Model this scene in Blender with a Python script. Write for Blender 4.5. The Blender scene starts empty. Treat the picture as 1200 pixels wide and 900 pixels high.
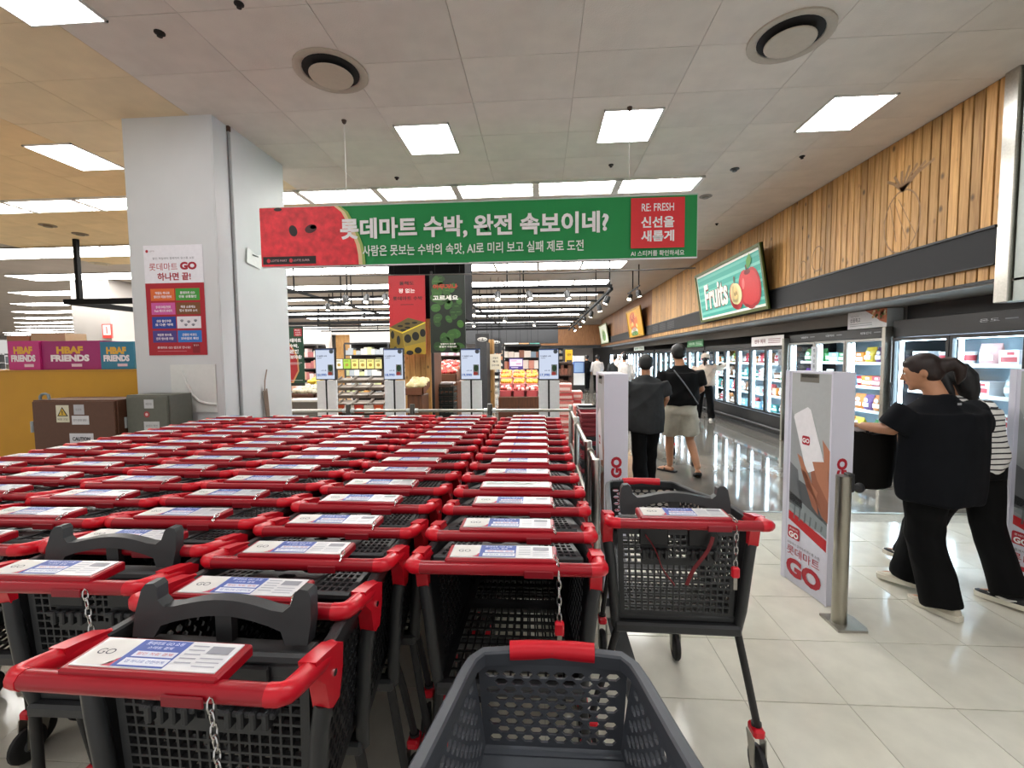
import bpy, math, random
from mathutils import Vector, Matrix
from math import sin, cos, pi, radians

random.seed(11)
S = bpy.context.scene
COL = S.collection
PI = pi

# ------------------------------------------------------------------ camera
CAM_H = 1.56
YAW, PITCH, ROLL, FPX = radians(3.72), radians(3.45), radians(0.57), 520.0
fwd = Vector((-sin(YAW) * cos(PITCH), cos(YAW) * cos(PITCH), -sin(PITCH)))
rt = Vector((cos(YAW), sin(YAW), 0))
upv = rt.cross(fwd)
R2 = rt * cos(ROLL) - upv * sin(ROLL)
U2 = upv * cos(ROLL) + rt * sin(ROLL)
cd = bpy.data.cameras.new('camera')
cam = bpy.data.objects.new('camera', cd)
COL.objects.link(cam)
cd.sensor_width = 36.0
cd.lens = 36.0 * FPX / 1200.0
cd.clip_start = 0.02
cd.clip_end = 200
mw = Matrix((R2, U2, -fwd)).transposed().to_4x4()
mw.translation = Vector((0, 0, CAM_H))
cam.matrix_world = mw
S.camera = cam

def P(px, py, Y):
    """world point seen at this photo pixel on the plane y = Y"""
    d = fwd + R2 * ((px - 600) / FPX) + U2 * ((450 - py) / FPX)
    return Vector((0, 0, CAM_H)) + d * (Y / d.y)

# ------------------------------------------------------------------ world, exposure
W = bpy.data.worlds.new('store_air')
S.world = W
W.use_nodes = True
W.node_tree.nodes['Background'].inputs[0].default_value = (1.0, 0.97, 0.93, 1)
W.node_tree.nodes['Background'].inputs[1].default_value = 0.34
S.view_settings.view_transform = 'Standard'
S.view_settings.look = 'None'
S.view_settings.gamma = 1.0
S.view_settings.use_curve_mapping = False
S.view_settings.exposure = 0.92
LAMP = 11.0        # ceiling lamp strength
CEIL = 3.88

# ------------------------------------------------------------------ materials
def lin(c):
    if isinstance(c, str):
        c = c.lstrip('#')
        c = [int(c[i:i + 2], 16) / 255 for i in (0, 2, 4)]
    return tuple((x / 12.92 if x <= 0.04045 else ((x + 0.055) / 1.055) ** 2.4) for x in c)

def M(name, col, rough=0.5, metal=0.0, noise=0.06, scale=30.0, bump=0.0, bscale=200.0, rnd=0.0, coat=0.0, emit=0.0, stretch=None):
    m = bpy.data.materials.new(name)
    m.use_nodes = True
    nt = m.node_tree
    b = nt.nodes['Principled BSDF']
    c = lin(col)
    b.inputs['Roughness'].default_value = rough
    b.inputs['Metallic'].default_value = metal
    if coat:
        b.inputs['Coat Weight'].default_value = coat
        b.inputs['Coat Roughness'].default_value = 0.08
    tc = nt.nodes.new('ShaderNodeTexCoord')
    src = tc.outputs['Object']
    if stretch:
        mp = nt.nodes.new('ShaderNodeMapping')
        mp.inputs['Scale'].default_value = stretch
        nt.links.new(src, mp.inputs[0]); src = mp.outputs[0]
    if noise or rnd:
        n = nt.nodes.new('ShaderNodeTexNoise'); n.inputs['Scale'].default_value = scale
        n.inputs['Detail'].default_value = 4
        nt.links.new(src, n.inputs['Vector'])
        r = nt.nodes.new('ShaderNodeMapRange')
        r.inputs[1].default_value = 0.3; r.inputs[2].default_value = 0.7
        r.inputs[3].default_value = 1 - noise; r.inputs[4].default_value = 1 + noise
        nt.links.new(n.outputs[0], r.inputs[0])
        val = r.outputs[0]
        if rnd:
            oi = nt.nodes.new('ShaderNodeObjectInfo')
            r2 = nt.nodes.new('ShaderNodeMapRange')
            r2.inputs[3].default_value = 1 - rnd; r2.inputs[4].default_value = 1 + rnd
            nt.links.new(oi.outputs['Random'], r2.inputs[0])
            mu = nt.nodes.new('ShaderNodeMath'); mu.operation = 'MULTIPLY'
            nt.links.new(val, mu.inputs[0]); nt.links.new(r2.outputs[0], mu.inputs[1])
            val = mu.outputs[0]
        vm = nt.nodes.new('ShaderNodeVectorMath'); vm.operation = 'SCALE'
        vm.inputs[0].default_value = c
        nt.links.new(val, vm.inputs['Scale'])
        nt.links.new(vm.outputs[0], b.inputs['Base Color'])
    else:
        b.inputs['Base Color'].default_value = (*c, 1)
    if bump:
        n2 = nt.nodes.new('ShaderNodeTexNoise'); n2.inputs['Scale'].default_value = bscale
        n2.inputs['Detail'].default_value = 3
        nt.links.new(src, n2.inputs['Vector'])
        bp = nt.nodes.new('ShaderNodeBump'); bp.inputs['Strength'].default_value = bump
        bp.inputs['Distance'].default_value = 0.01
        nt.links.new(n2.outputs[0], bp.inputs['Height'])
        nt.links.new(bp.outputs[0], b.inputs['Normal'])
    if emit:
        b.inputs['Emission Color'].default_value = (*c, 1)
        b.inputs['Emission Strength'].default_value = emit
    return m

def EM(name, col, strength):
    m = bpy.data.materials.new(name); m.use_nodes = True
    nt = m.node_tree; nt.nodes.clear()
    e = nt.nodes.new('ShaderNodeEmission'); o = nt.nodes.new('ShaderNodeOutputMaterial')
    e.inputs[0].default_value = (*lin(col), 1); e.inputs[1].default_value = strength
    nt.links.new(e.outputs[0], o.inputs[0])
    return m

def wood(name, c1, c2, knots=True, rnd=0.16):
    m = bpy.data.materials.new(name); m.use_nodes = True
    nt = m.node_tree; b = nt.nodes['Principled BSDF']; b.inputs['Roughness'].default_value = 0.55
    tc = nt.nodes.new('ShaderNodeTexCoord'); oi = nt.nodes.new('ShaderNodeObjectInfo')
    ml = nt.nodes.new('ShaderNodeMath'); ml.operation = 'MULTIPLY'; ml.inputs[1].default_value = 57.0
    nt.links.new(oi.outputs['Random'], ml.inputs[0])
    ad = nt.nodes.new('ShaderNodeVectorMath'); ad.operation = 'ADD'
    nt.links.new(tc.outputs['Object'], ad.inputs[0]); nt.links.new(ml.outputs[0], ad.inputs[1])
    mp = nt.nodes.new('ShaderNodeMapping'); mp.inputs['Scale'].default_value = (14, 14, 0.9)
    nt.links.new(ad.outputs[0], mp.inputs[0])
    n = nt.nodes.new('ShaderNodeTexNoise'); n.inputs['Scale'].default_value = 3.0; n.inputs['Detail'].default_value = 6
    n.inputs['Distortion'].default_value = 0.7
    nt.links.new(mp.outputs[0], n.inputs['Vector'])
    cr = nt.nodes.new('ShaderNodeValToRGB')
    cr.color_ramp.elements[0].position = 0.3; cr.color_ramp.elements[0].color = (*lin(c2), 1)
    cr.color_ramp.elements[1].position = 0.65; cr.color_ramp.elements[1].color = (*lin(c1), 1)
    nt.links.new(n.outputs[0], cr.inputs[0])
    out = cr.outputs[0]
    if knots:
        mp2 = nt.nodes.new('ShaderNodeMapping'); mp2.inputs['Scale'].default_value = (7, 7, 4.5)
        nt.links.new(ad.outputs[0], mp2.inputs[0])
        vo = nt.nodes.new('ShaderNodeTexVoronoi'); vo.inputs['Scale'].default_value = 0.85
        nt.links.new(mp2.outputs[0], vo.inputs['Vector'])
        r = nt.nodes.new('ShaderNodeMapRange'); r.inputs[1].default_value = 0.06; r.inputs[2].default_value = 0.17
        r.inputs[3].default_value = 0.25; r.inputs[4].default_value = 1.0
        nt.links.new(vo.outputs['Distance'], r.inputs[0])
        vm0 = nt.nodes.new('ShaderNodeVectorMath'); vm0.operation = 'SCALE'
        nt.links.new(out, vm0.inputs[0]); nt.links.new(r.outputs[0], vm0.inputs['Scale'])
        out = vm0.outputs[0]
    r2 = nt.nodes.new('ShaderNodeMapRange'); r2.inputs[3].default_value = 1 - rnd; r2.inputs[4].default_value = 1 + rnd * 0.6
    nt.links.new(oi.outputs['Random'], r2.inputs[0])
    vm = nt.nodes.new('ShaderNodeVectorMath'); vm.operation = 'SCALE'
    nt.links.new(out, vm.inputs[0]); nt.links.new(r2.outputs[0], vm.inputs['Scale'])
    nt.links.new(vm.outputs[0], b.inputs['Base Color'])
    return m

def glass(name, tint=(0.95, 1.0, 1.0)):
    m = bpy.data.materials.new(name); m.use_nodes = True
    nt = m.node_tree; nt.nodes.clear()
    t = nt.nodes.new('ShaderNodeBsdfTransparent'); t.inputs[0].default_value = (*tint, 1)
    g = nt.nodes.new('ShaderNodeBsdfGlossy'); g.inputs['Roughness'].default_value = 0.02
    lw = nt.nodes.new('ShaderNodeLayerWeight'); lw.inputs['Blend'].default_value = 0.5
    pw_ = nt.nodes.new('ShaderNodeMath'); pw_.operation = 'POWER'; pw_.inputs[1].default_value = 5.0
    nt.links.new(lw.outputs['Facing'], pw_.inputs[0])
    fr = nt.nodes.new('ShaderNodeMath'); fr.operation = 'MULTIPLY_ADD'; fr.inputs[1].default_value = 0.7; fr.inputs[2].default_value = 0.03
    nt.links.new(pw_.outputs[0], fr.inputs[0])
    mx = nt.nodes.new('ShaderNodeMixShader'); o = nt.nodes.new('ShaderNodeOutputMaterial')
    nt.links.new(fr.outputs[0], mx.inputs[0]); nt.links.new(t.outputs[0], mx.inputs[1]); nt.links.new(g.outputs[0], mx.inputs[2])
    nt.links.new(mx.outputs[0], o.inputs[0])
    return m

_mc = {}
def C(hexcol, rough=0.5, noise=0.03):
    """plain print / plastic colour"""
    k = (hexcol, rough)
    if k not in _mc:
        _mc[k] = M('print_' + hexcol.lstrip('#'), hexcol, rough, noise=noise)
    return _mc[k]

red_bar = M('red_plastic_bar', '#a60d20', 0.30, noise=0.05, scale=12)
red_bright = M('red_plastic_bright', '#d8162a', 0.32, noise=0.04, scale=12)
black_plastic = M('black_plastic', '#161719', 0.38, noise=0.12, scale=25, bump=0.05, bscale=400)
grey_plastic = M('dark_grey_plastic', '#2e3032', 0.42, noise=0.10, scale=25, bump=0.05, bscale=400)
blue_grey_plastic = M('blue_grey_plastic', '#474b52', 0.42, noise=0.07, scale=20)
post_mat = M('post_grey', '#303234', 0.4, noise=0.06)
steel = M('brushed_steel', '#b9b6ae', 0.28, 1.0, noise=0.08, scale=60)
steel_soft = M('satin_steel', '#a9a69c', 0.4, 0.9, noise=0.06, scale=40)
chrome = M('chrome', '#d8d8d8', 0.2, 1.0, noise=0.03)
rubber = M('rubber', '#17181a', 0.6, noise=0.1)
white_print = C('#f4f3f6', 0.4)
white_wall = M('white_panel', '#d3d5d6', 0.5, noise=0.025, scale=3)
pylon_white = M('pylon_white', '#dcdbe8', 0.45, noise=0.015, scale=6)
black_metal = M('black_metal', '#1b1c1e', 0.5, noise=0.08)
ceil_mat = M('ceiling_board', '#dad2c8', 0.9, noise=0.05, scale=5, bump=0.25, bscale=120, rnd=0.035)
ceil_lit_faint = M('ceiling_board_warm_light_faint', '#dccfb8', 0.9, noise=0.05, scale=5, bump=0.25, bscale=120, rnd=0.03)  # warm light over the left ceiling painted into the boards, faintest step
ceil_lit_strong = M('ceiling_board_warm_light_strong', '#e8cc9c', 0.9, noise=0.05, scale=5, bump=0.25, bscale=120, rnd=0.03)  # strongest step of that painted warm light
ceil_lit_mid = M('ceiling_board_warm_light_mid', '#e2cfac', 0.9, noise=0.05, scale=5, bump=0.25, bscale=120, rnd=0.03)  # middle step of that painted warm light
slab_mat = M('ceiling_slab', '#b9aea3', 0.9, noise=0.05, scale=2)
joint_mat = M('joint_dark', '#8b8278', 0.9, noise=0.05)
tile_mat = M('vinyl_tile', '#dedbcd', 0.12, noise=0.06, scale=7, bump=0.02, bscale=60, rnd=0.025)
grout_mat = M('tile_joint', '#b0ac9f', 0.7, noise=0.1)
polished = M('polished_concrete', '#716c65', 0.07, noise=0.16, scale=2.5, bump=0.03, bscale=7)
pine = wood('pine_plank', '#cd9f62', '#a5763e', rnd=0.30)
pine_dark = wood('brown_veneer', '#8d6039', '#6c4526', knots=False, rnd=0.2)
brown_wood = wood('brown_crate_wood', '#6a4127', '#4e2e1b', knots=False)
lamp_em = EM('lamp_diffuser', '#ffffff', LAMP)
tube_em = EM('fluorescent_tube', '#fffdf8', LAMP)
led_em = EM('led_strip', '#d6ecff', 16.0)
skin_m = M('skin', '#c08a68', 0.5, noise=0.05, scale=20)
hair_m = M('dark_brown_hair', '#241510', 0.5, noise=0.3, scale=90, stretch=(1, 1, 0.15))
hair_b = M('black_hair', '#0f0e0e', 0.5, noise=0.3, scale=90, stretch=(1, 1, 0.15))
glass_m = glass('door_glass')

# ------------------------------------------------------------------ mesh helper
class MB:
    def __init__(s):
        s.v = []; s.f = []; s.m = []; s.mats = []
    def mi(s, mat):
        if mat not in s.mats: s.mats.append(mat)
        return s.mats.index(mat)
    def add(s, vs, fs, mat):
        o = len(s.v); i = s.mi(mat)
        s.v.extend([tuple(x) for x in vs])
        for f in fs:
            s.f.append([o + k for k in f]); s.m.append(i)
    def box(s, x0, x1, y0, y1, z0, z1, mat, ch=0.0, T=None):
        if ch <= 0:
            vs = [(x, y, z) for z in (z0, z1) for y in (y0, y1) for x in (x0, x1)]
            fs = [(0, 2, 3, 1), (4, 5, 7, 6), (0, 1, 5, 4), (2, 6, 7, 3), (0, 4, 6, 2), (1, 3, 7, 5)]
        else:
            vs = []; idx = {}
            X = (x0, x1); Y = (y0, y1); Z = (z0, z1)
            sg = (1, -1)
            for i in (0, 1):
                for j in (0, 1):
                    for k in (0, 1):
                        for a in range(3):
                            p = [X[i], Y[j], Z[k]]
                            if a != 0: p[0] += sg[i] * ch
                            if a != 1: p[1] += sg[j] * ch
                            if a != 2: p[2] += sg[k] * ch
                            idx[(i, j, k, a)] = len(vs); vs.append(tuple(p))
            fs = []
            q = idx
            for i in (0, 1): fs.append([q[(i, 0, 0, 0)], q[(i, 1, 0, 0)], q[(i, 1, 1, 0)], q[(i, 0, 1, 0)]])
            for j in (0, 1): fs.append([q[(0, j, 0, 1)], q[(1, j, 0, 1)], q[(1, j, 1, 1)], q[(0, j, 1, 1)]])
            for k in (0, 1): fs.append([q[(0, 0, k, 2)], q[(1, 0, k, 2)], q[(1, 1, k, 2)], q[(0, 1, k, 2)]])
            for i in (0, 1):
                for j in (0, 1): fs.append([q[(i, j, 0, 0)], q[(i, j, 1, 0)], q[(i, j, 1, 1)], q[(i, j, 0, 1)]])
                for k in (0, 1): fs.append([q[(i, 0, k, 0)], q[(i, 1, k, 0)], q[(i, 1, k, 2)], q[(i, 0, k, 2)]])
            for j in (0, 1):
                for k in (0, 1): fs.append([q[(0, j, k, 1)], q[(1, j, k, 1)], q[(1, j, k, 2)], q[(0, j, k, 2)]])
            for i in (0, 1):
                for j in (0, 1):
                    for k in (0, 1): fs.append([q[(i, j, k, 0)], q[(i, j, k, 1)], q[(i, j, k, 2)]])
        if T is not None: vs = [T @ Vector(v) for v in vs]
        s.add(vs, fs, mat)
        return s
    def tube(s, pts, r, mat, n=8, caps=True, ry=None):
        """round tube through points; r number or list"""
        pts = [Vector(p) for p in pts]
        rs = r if isinstance(r, (list, tuple)) else [r] * len(pts)
        rings = []; prev = None
        for i, p in enumerate(pts):
            d = (pts[min(i + 1, len(pts) - 1)] - pts[max(i - 1, 0)])
            if d.length < 1e-9: d = Vector((0, 0, 1))
            d.normalize()
            if prev is None:
                a = Vector((0, 0, 1)) if abs(d.z) < 0.9 else Vector((0, 1, 0))
                a = (a - d * a.dot(d)).normalized()
            else:
                a = (prev - d * prev.dot(d)).normalized()
            prev = a; b = d.cross(a)
            k = 1.0 if ry is None else ry
            rings.append([p + (a * cos(2 * PI * j / n) * k + b * sin(2 * PI * j / n)) * rs[i] for j in range(n)])
        s.loft(rings, mat, caps)
        return s
    def loft(s, rings, mat, caps=True):
        n = len(rings[0]); vs = [p for r in rings for p in r]; fs = []
        for i in range(len(rings) - 1):
            for j in range(n):
                fs.append((i * n + j, i * n + (j + 1) % n, (i + 1) * n + (j + 1) % n, (i + 1) * n + j))
        if caps:
            fs.append(tuple(range(n - 1, -1, -1))); fs.append(tuple((len(rings) - 1) * n + j for j in range(n)))
        s.add(vs, fs, mat)
    def lathe(s, prof, mat, n=20, c=(0, 0, 0), axis='z', caps=True):
        rings = []
        for r, h in prof:
            ring = []
            for j in range(n):
                a = 2 * PI * j / n
                x, y, z = r * cos(a), r * sin(a), h
                if axis == 'x': x, y, z = z, x, y
                elif axis == 'y': x, y, z = x, z, y
                ring.append((c[0] + x, c[1] + y, c[2] + z))
            rings.append(ring)
        s.loft(rings, mat, caps)
        return s
    def ell(s, c, r, mat, n=10, m=7, T=None):
        rings = []
        for i in range(m + 1):
            t = -PI / 2 + PI * (i + 0.02) / (m + 0.04)
            rings.append([(r[0] * cos(t) * cos(2 * PI * j / n), r[1] * cos(t) * sin(2 * PI * j / n), r[2] * sin(t)) for j in range(n)])
        rings = [[(T @ Vector(p) if T is not None else Vector(p)) + Vector(c) for p in g] for g in rings]
        s.loft(rings, mat, True)
        return s
    def prism(s, pts, axis, a, b, mat):
        """outline (2D) extruded along axis 'x','y','z' from a to b"""
        def mk(p, h):
            return {'x': (h, p[0], p[1]), 'y': (p[0], h, p[1]), 'z': (p[0], p[1], h)}[axis]
        n = len(pts)
        vs = [mk(p, a) for p in pts] + [mk(p, b) for p in pts]
        fs = [tuple(range(n)), tuple(range(2 * n - 1, n - 1, -1))] + [(i, (i + 1) % n, n + (i + 1) % n, n + i) for i in range(n)]
        s.add(vs, fs, mat)
        return s
    def lattice(s, c00, c10, c11, c01, th, nu, nv, mat, kind='rect', hole=0.7, bu=0.05, bv=0.06, mask=None):
        """perforated panel on a bilinear patch, th = thickness along its normal"""
        c00, c10, c11, c01 = map(Vector, (c00, c10, c11, c01))
        nrm = (c10 - c00).cross(c01 - c00).normalized() * (th / 2)
        def B(u, v): return c00 * (1 - u) * (1 - v) + c10 * u * (1 - v) + c11 * u * v + c01 * (1 - u) * v
        def quad(q):
            pf = [B(*p) + nrm for p in q]; pb = [B(*p) - nrm for p in q]
            n = len(q)
            s.add(pf, [tuple(range(n))], mat); s.add(pb, [tuple(range(n - 1, -1, -1))], mat)
        def ring(o, h):
            n = len(o)
            of = [B(*p) + nrm for p in o]; hf = [B(*p) + nrm for p in h]
            ob = [B(*p) - nrm for p in o]; hb = [B(*p) - nrm for p in h]
            vs = of + hf + ob + hb
            fs = []
            for i in range(n):
                j = (i + 1) % n
                fs.append((i, j, n + j, n + i)); fs.append((2 * n + j, 2 * n + i, 3 * n + i, 3 * n + j))
                fs.append((n + i, n + j, 3 * n + j, 3 * n + i))
            s.add(vs, fs, mat)
        u0, u1, v0, v1 = bu, 1 - bu, bv, 1 - bv
        quad([(0, 0), (1, 0), (1, v0), (0, v0)]); quad([(0, v1), (1, v1), (1, 1), (0, 1)])
        quad([(0, v0), (u0, v0), (u0, v1), (0, v1)]); quad([(u1, v0), (1, v0), (1, v1), (u1, v1)])
        # outer edge strips
        for a, b in (((0, 0), (1, 0)), ((1, 0), (1, 1)), ((1, 1), (0, 1)), ((0, 1), (0, 0))):
            s.add([B(*a) + nrm, B(*b) + nrm, B(*b) - nrm, B(*a) - nrm], [(0, 1, 2, 3)], mat)
        du, dv = (u1 - u0) / nu, (v1 - v0) / nv
        for j in range(nv):
            off = 0.5 if (kind == 'hex' and j % 2) else 0.0
            cells = []
            if off:
                quad([(u0, v0 + j * dv), (u0 + du / 2, v0 + j * dv), (u0 + du / 2, v0 + (j + 1) * dv), (u0, v0 + (j + 1) * dv)])
                quad([(u1 - du / 2, v0 + j * dv), (u1, v0 + j * dv), (u1, v0 + (j + 1) * dv), (u1 - du / 2, v0 + (j + 1) * dv)])
                cells = [u0 + (i + 0.5) * du for i in range(nu - 1)]
            else:
                cells = [u0 + i * du for i in range(nu)]
            for i, L in enumerate(cells):
                Rr = L + du; Bt = v0 + j * dv; Tp = Bt + dv; mid = (Bt + Tp) / 2
                if mask and not mask(i, j):
                    quad([(L, Bt), (Rr, Bt), (Rr, Tp), (L, Tp)]); continue
                mu = du * (1 - hole) / 2; mv = dv * (1 - hole) / 2
                l, r_, b_, t_ = L + mu, Rr - mu, Bt + mv, Tp - mv
                if kind == 'hex':
                    a = (r_ - l) * 0.26
                    ring([(L, mid), (L, Bt), (Rr, Bt), (Rr, mid), (Rr, Tp), (L, Tp)],
                         [(l, mid), (l + a, b_), (r_ - a, b_), (r_, mid), (r_ - a, t_), (l + a, t_)])
                else:
                    ring([(L, Bt), (Rr, Bt), (Rr, Tp), (L, Tp)], [(l, b_), (r_, b_), (r_, t_), (l, t_)])
        return s
    def mesh(s, name, smooth=None):
        me = bpy.data.meshes.new(name)
        me.from_pydata(s.v, [], s.f)
        for m in s.mats: me.materials.append(m)
        if len(s.mats) > 1: me.polygons.foreach_set('material_index', s.m)
        if smooth is not None:
            me.polygons.foreach_set('use_smooth', [True] * len(me.polygons))
            me.update()
            me.set_sharp_from_angle(angle=radians(smooth))
        me.update()
        return me
    def build(s, name, parent=None, smooth=None, loc=None, rz=0.0, **tags):
        o = bpy.data.objects.new(name, s.mesh(name, smooth))
        return link(o, parent, loc, rz, **tags)

def fix_normals(me):
    import bmesh
    bm = bmesh.new(); bm.from_mesh(me); bmesh.ops.recalc_face_normals(bm, faces=bm.faces); bm.to_mesh(me); bm.free()

def link(o, parent=None, loc=None, rz=0.0, **tags):
    COL.objects.link(o)
    if parent is not None: o.parent = parent
    if loc is not None: o.location = loc
    if rz: o.rotation_euler = (0, 0, rz)
    for k, v in tags.items():
        if v is not None: o[k] = v
    return o

def inst(name, me, parent=None, loc=None, rz=0.0, **tags):
    return link(bpy.data.objects.new(name, me), parent, loc, rz, **tags)

def thing(name, label, category, loc=(0, 0, 0), rz=0.0, group=None, kind=None):
    o = bpy.data.objects.new(name, None)
    o.empty_display_size = 0.1
    return link(o, None, loc, rz, label=label, category=category, group=group, kind=kind)

# ------------------------------------------------------------------ flat print on a surface
_tc = {}
def text_geo(body, bold):
    k = (body, bold)
    if k not in _tc:
        c = bpy.data.curves.new('lettering', 'FONT'); c.body = body; c.size = 1; c.dimensions = '2D'
        c.fill_mode = 'FRONT'; c.resolution_u = 3; c.offset = bold
        o = bpy.data.objects.new('lettering', c)
        me = bpy.data.meshes.new_from_object(o)
        vs = [(v.co.x, v.co.y) for v in me.vertices]; fs = [tuple(p.vertices) for p in me.polygons]
        bpy.data.objects.remove(o); bpy.data.curves.remove(c); bpy.data.meshes.remove(me)
        x0, x1 = min(v[0] for v in vs), max(v[0] for v in vs); y0, y1 = min(v[1] for v in vs), max(v[1] for v in vs)
        _tc[k] = ([(a - (x0 + x1) / 2, b - (y0 + y1) / 2) for a, b in vs], fs, x1 - x0, y1 - y0)
    return _tc[k]

class Print:
    """print layers on a plane: origin = top left, u right, v down (unit vectors), n outward"""
    def __init__(s, mb, o, u, v, step=0.0006):
        s.mb = mb; s.o = Vector(o); s.u = Vector(u).normalized(); s.v = Vector(v).normalized()
        s.n = (s.v.cross(s.u)).normalized(); s.k = 1; s.step = step
    def at(s, x, y): return s.o + s.u * x + s.v * y + s.n * (s.step * s.k)
    def poly(s, pts, col):
        s.mb.add([s.at(*p) for p in pts], [tuple(range(len(pts)))[::-1]], C(col) if isinstance(col, str) else col); return s
    def rect(s, x, y, w, h, col): return s.poly([(x, y), (x + w, y), (x + w, y + h), (x, y + h)], col)
    def rrect(s, x, y, w, h, r, col):
        pts = []
        for cx, cy, a0 in ((x + w - r, y + r, -90), (x + w - r, y + h - r, 0), (x + r, y + h - r, 90), (x + r, y + r, 180)):
            for k in range(4):
                a = radians(a0 + k * 30); pts.append((cx + r * cos(a), cy + r * sin(a)))
        return s.poly(pts, col)
    def ell(s, cx, cy, rx, ry, col, n=20, rot=0.0):
        c_, s_ = cos(rot), sin(rot)
        return s.poly([(cx + rx * cos(2 * PI * i / n) * c_ - ry * sin(2 * PI * i / n) * s_, cy + rx * cos(2 * PI * i / n) * s_ + ry * sin(2 * PI * i / n) * c_) for i in range(n)], col)
    def text(s, body, cx, cy, h, col, w=None, bold=0.012, rot=0.0, shear=0.0):
        vs, fs, tw, th = text_geo(body, bold)
        sy = h / th; sx = (w / tw) if w else sy
        c_, s_ = cos(rot), sin(rot)
        out = []
        for a, b in vs:
            x = (a + b * shear) * sx; y = -b * sy
            out.append(s.at(cx + x * c_ - y * s_, cy + x * s_ + y * c_))
        s.mb.add(out, [f for f in fs], C(col) if isinstance(col, str) else col); return s
    def up(s): s.k += 1; return s

# ================================================================== SETTING
YB = 4.484          # boundary between vinyl tile and polished floor
fl = MB().box(-9, 5.3, -0.6, YB, -0.06, -0.004, grout_mat).build('floor', kind='structure', label='beige vinyl tile floor of the cart bay and entrance gates')
T = 0.45
tile_me = MB().box(-T / 2 + 0.0015, T / 2 - 0.0015, -T / 2 + 0.0015, T / 2 - 0.0015, -0.004, 0.0, tile_mat).mesh('floor_tile')
for i in range(-9, 12):
    for j in range(0, 10):
        x = 0.01 + 0.45 * i + T / 2; y = 0.17 + 0.4525 * j + T / 2 - 0.004 * j * 0
        if y + T / 2 > YB + 0.02 or x > 5.2 or x < -3.4: continue
        inst('floor_tile', tile_me, fl, (x, y, 0))
MB().box(-56, 6.2, YB, 46, -0.06, -0.001, polished).build('floor', kind='structure', label='polished grey concrete floor of the shop beyond the gates')
MB().box(-3.3, 5.3, YB - 0.02, YB + 0.02, -0.02, 0.0015, steel_soft).build('trim_1', kind='structure', label='thin metal strip between beige tiles and grey floor')

cl = MB().box(-56, 6.2, -1.0, 46, CEIL + 0.004, CEIL + 0.2, slab_mat).build('ceiling', kind='structure', label='grey board ceiling of the supermarket')
pan = {}
for k, m in (('a', ceil_mat), ('b', ceil_lit_faint), ('c', ceil_lit_strong), ('d', ceil_lit_mid)):
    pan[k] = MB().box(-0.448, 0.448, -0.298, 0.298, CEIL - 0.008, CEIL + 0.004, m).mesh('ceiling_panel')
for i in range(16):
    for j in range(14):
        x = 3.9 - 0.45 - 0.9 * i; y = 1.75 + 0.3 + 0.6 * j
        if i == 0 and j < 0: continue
        k = 'a' if x > -2.9 or y < 2.3 else ('b' if x > -3.6 else ('d' if x > -4.8 or y < 3.0 else 'c'))  # panels further left carry more of the painted warm light
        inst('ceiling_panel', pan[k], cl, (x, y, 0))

# ---- right wall: fascia of pine planks, dark band, soffit
wr = MB().box(5.3, 5.5, -0.6, 46, 0, CEIL, black_metal).build('wall_right', kind='structure', label='shop wall behind the row of glass-door freezers')
X = 3.9
fas = MB().box(X + 0.02, X + 0.12, 4.1, 29.0, 2.18, CEIL, black_metal).build('wall_right_fascia', kind='structure', label='pine-clad fascia above the freezers')
pw = 0.108
up_me = MB().box(0, 0.02, -pw / 2 + 0.007, pw / 2 - 0.007, 2.64, CEIL - 0.01, pine, ch=0.003).mesh('plank')
lo_me = MB().box(0, 0.02, -pw / 2 + 0.007, pw / 2 - 0.007, 2.19, 2.315, pine, ch=0.003).mesh('plank')
n = 0
y = 4.12
while y < 15.9:
    inst('plank', up_me, fas, (X - random.uniform(0, .003), y, 0)); inst('plank', lo_me, fas, (X - random.uniform(0, .003), y, 0))
    y += pw; n += 1
wide_u = MB().box(0, 0.02, -0.25, 0.246, 2.64, CEIL - 0.01, pine_dark).mesh('plank')
wide_l = MB().box(0, 0.02, -0.25, 0.246, 2.19, 2.315, pine_dark).mesh('plank')
y0 = y + 0.2
while y0 < 28.9:
    inst('plank', wide_u, fas, (X, y0, 0)); inst('plank', wide_l, fas, (X, y0, 0)); y0 += 0.5
band = MB()
band.box(X - 0.03, X + 0.02, 4.1, 29, 2.315, 2.64, M('band_charcoal', '#141519', 0.7, noise=0.05))
band.box(X - 0.045, X + 0.02, 4.1, 29, 2.625, 2.645, black_metal)
band.box(X - 0.04, X + 0.02, 4.1, 29, 2.31, 2.32, black_metal)
band.box(X - 0.02, X + 0.05, 4.1, 29, 2.165, 2.19, black_metal)
for q in range(3):
    for z in range(5):
        band.box(X - 0.036, X - 0.03, 13.2 + q * 0.9, 13.9 + q * 0.9, 2.38 + z * 0.045, 2.40 + z * 0.045, black_metal)
band.build('trim_2', kind='structure', label='charcoal band running along the pine fascia')
sof = MB()
greyboard = M('soffit_grey', '#8f8b86', 0.7, noise=0.04, scale=3)
sof.box(X + 0.0, 4.75, 3.6, 29, 2.15, 2.17, greyboard)
sof.box(4.62, 4.66, 5.9, 29, 1.98, 2.16, greyboard)
sof.box(4.58, 4.66, 3.6, 5.9, 1.9, 2.16, black_metal)
sof.build('trim_3', kind='structure', label='grey soffit between the pine fascia and the freezers')
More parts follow.
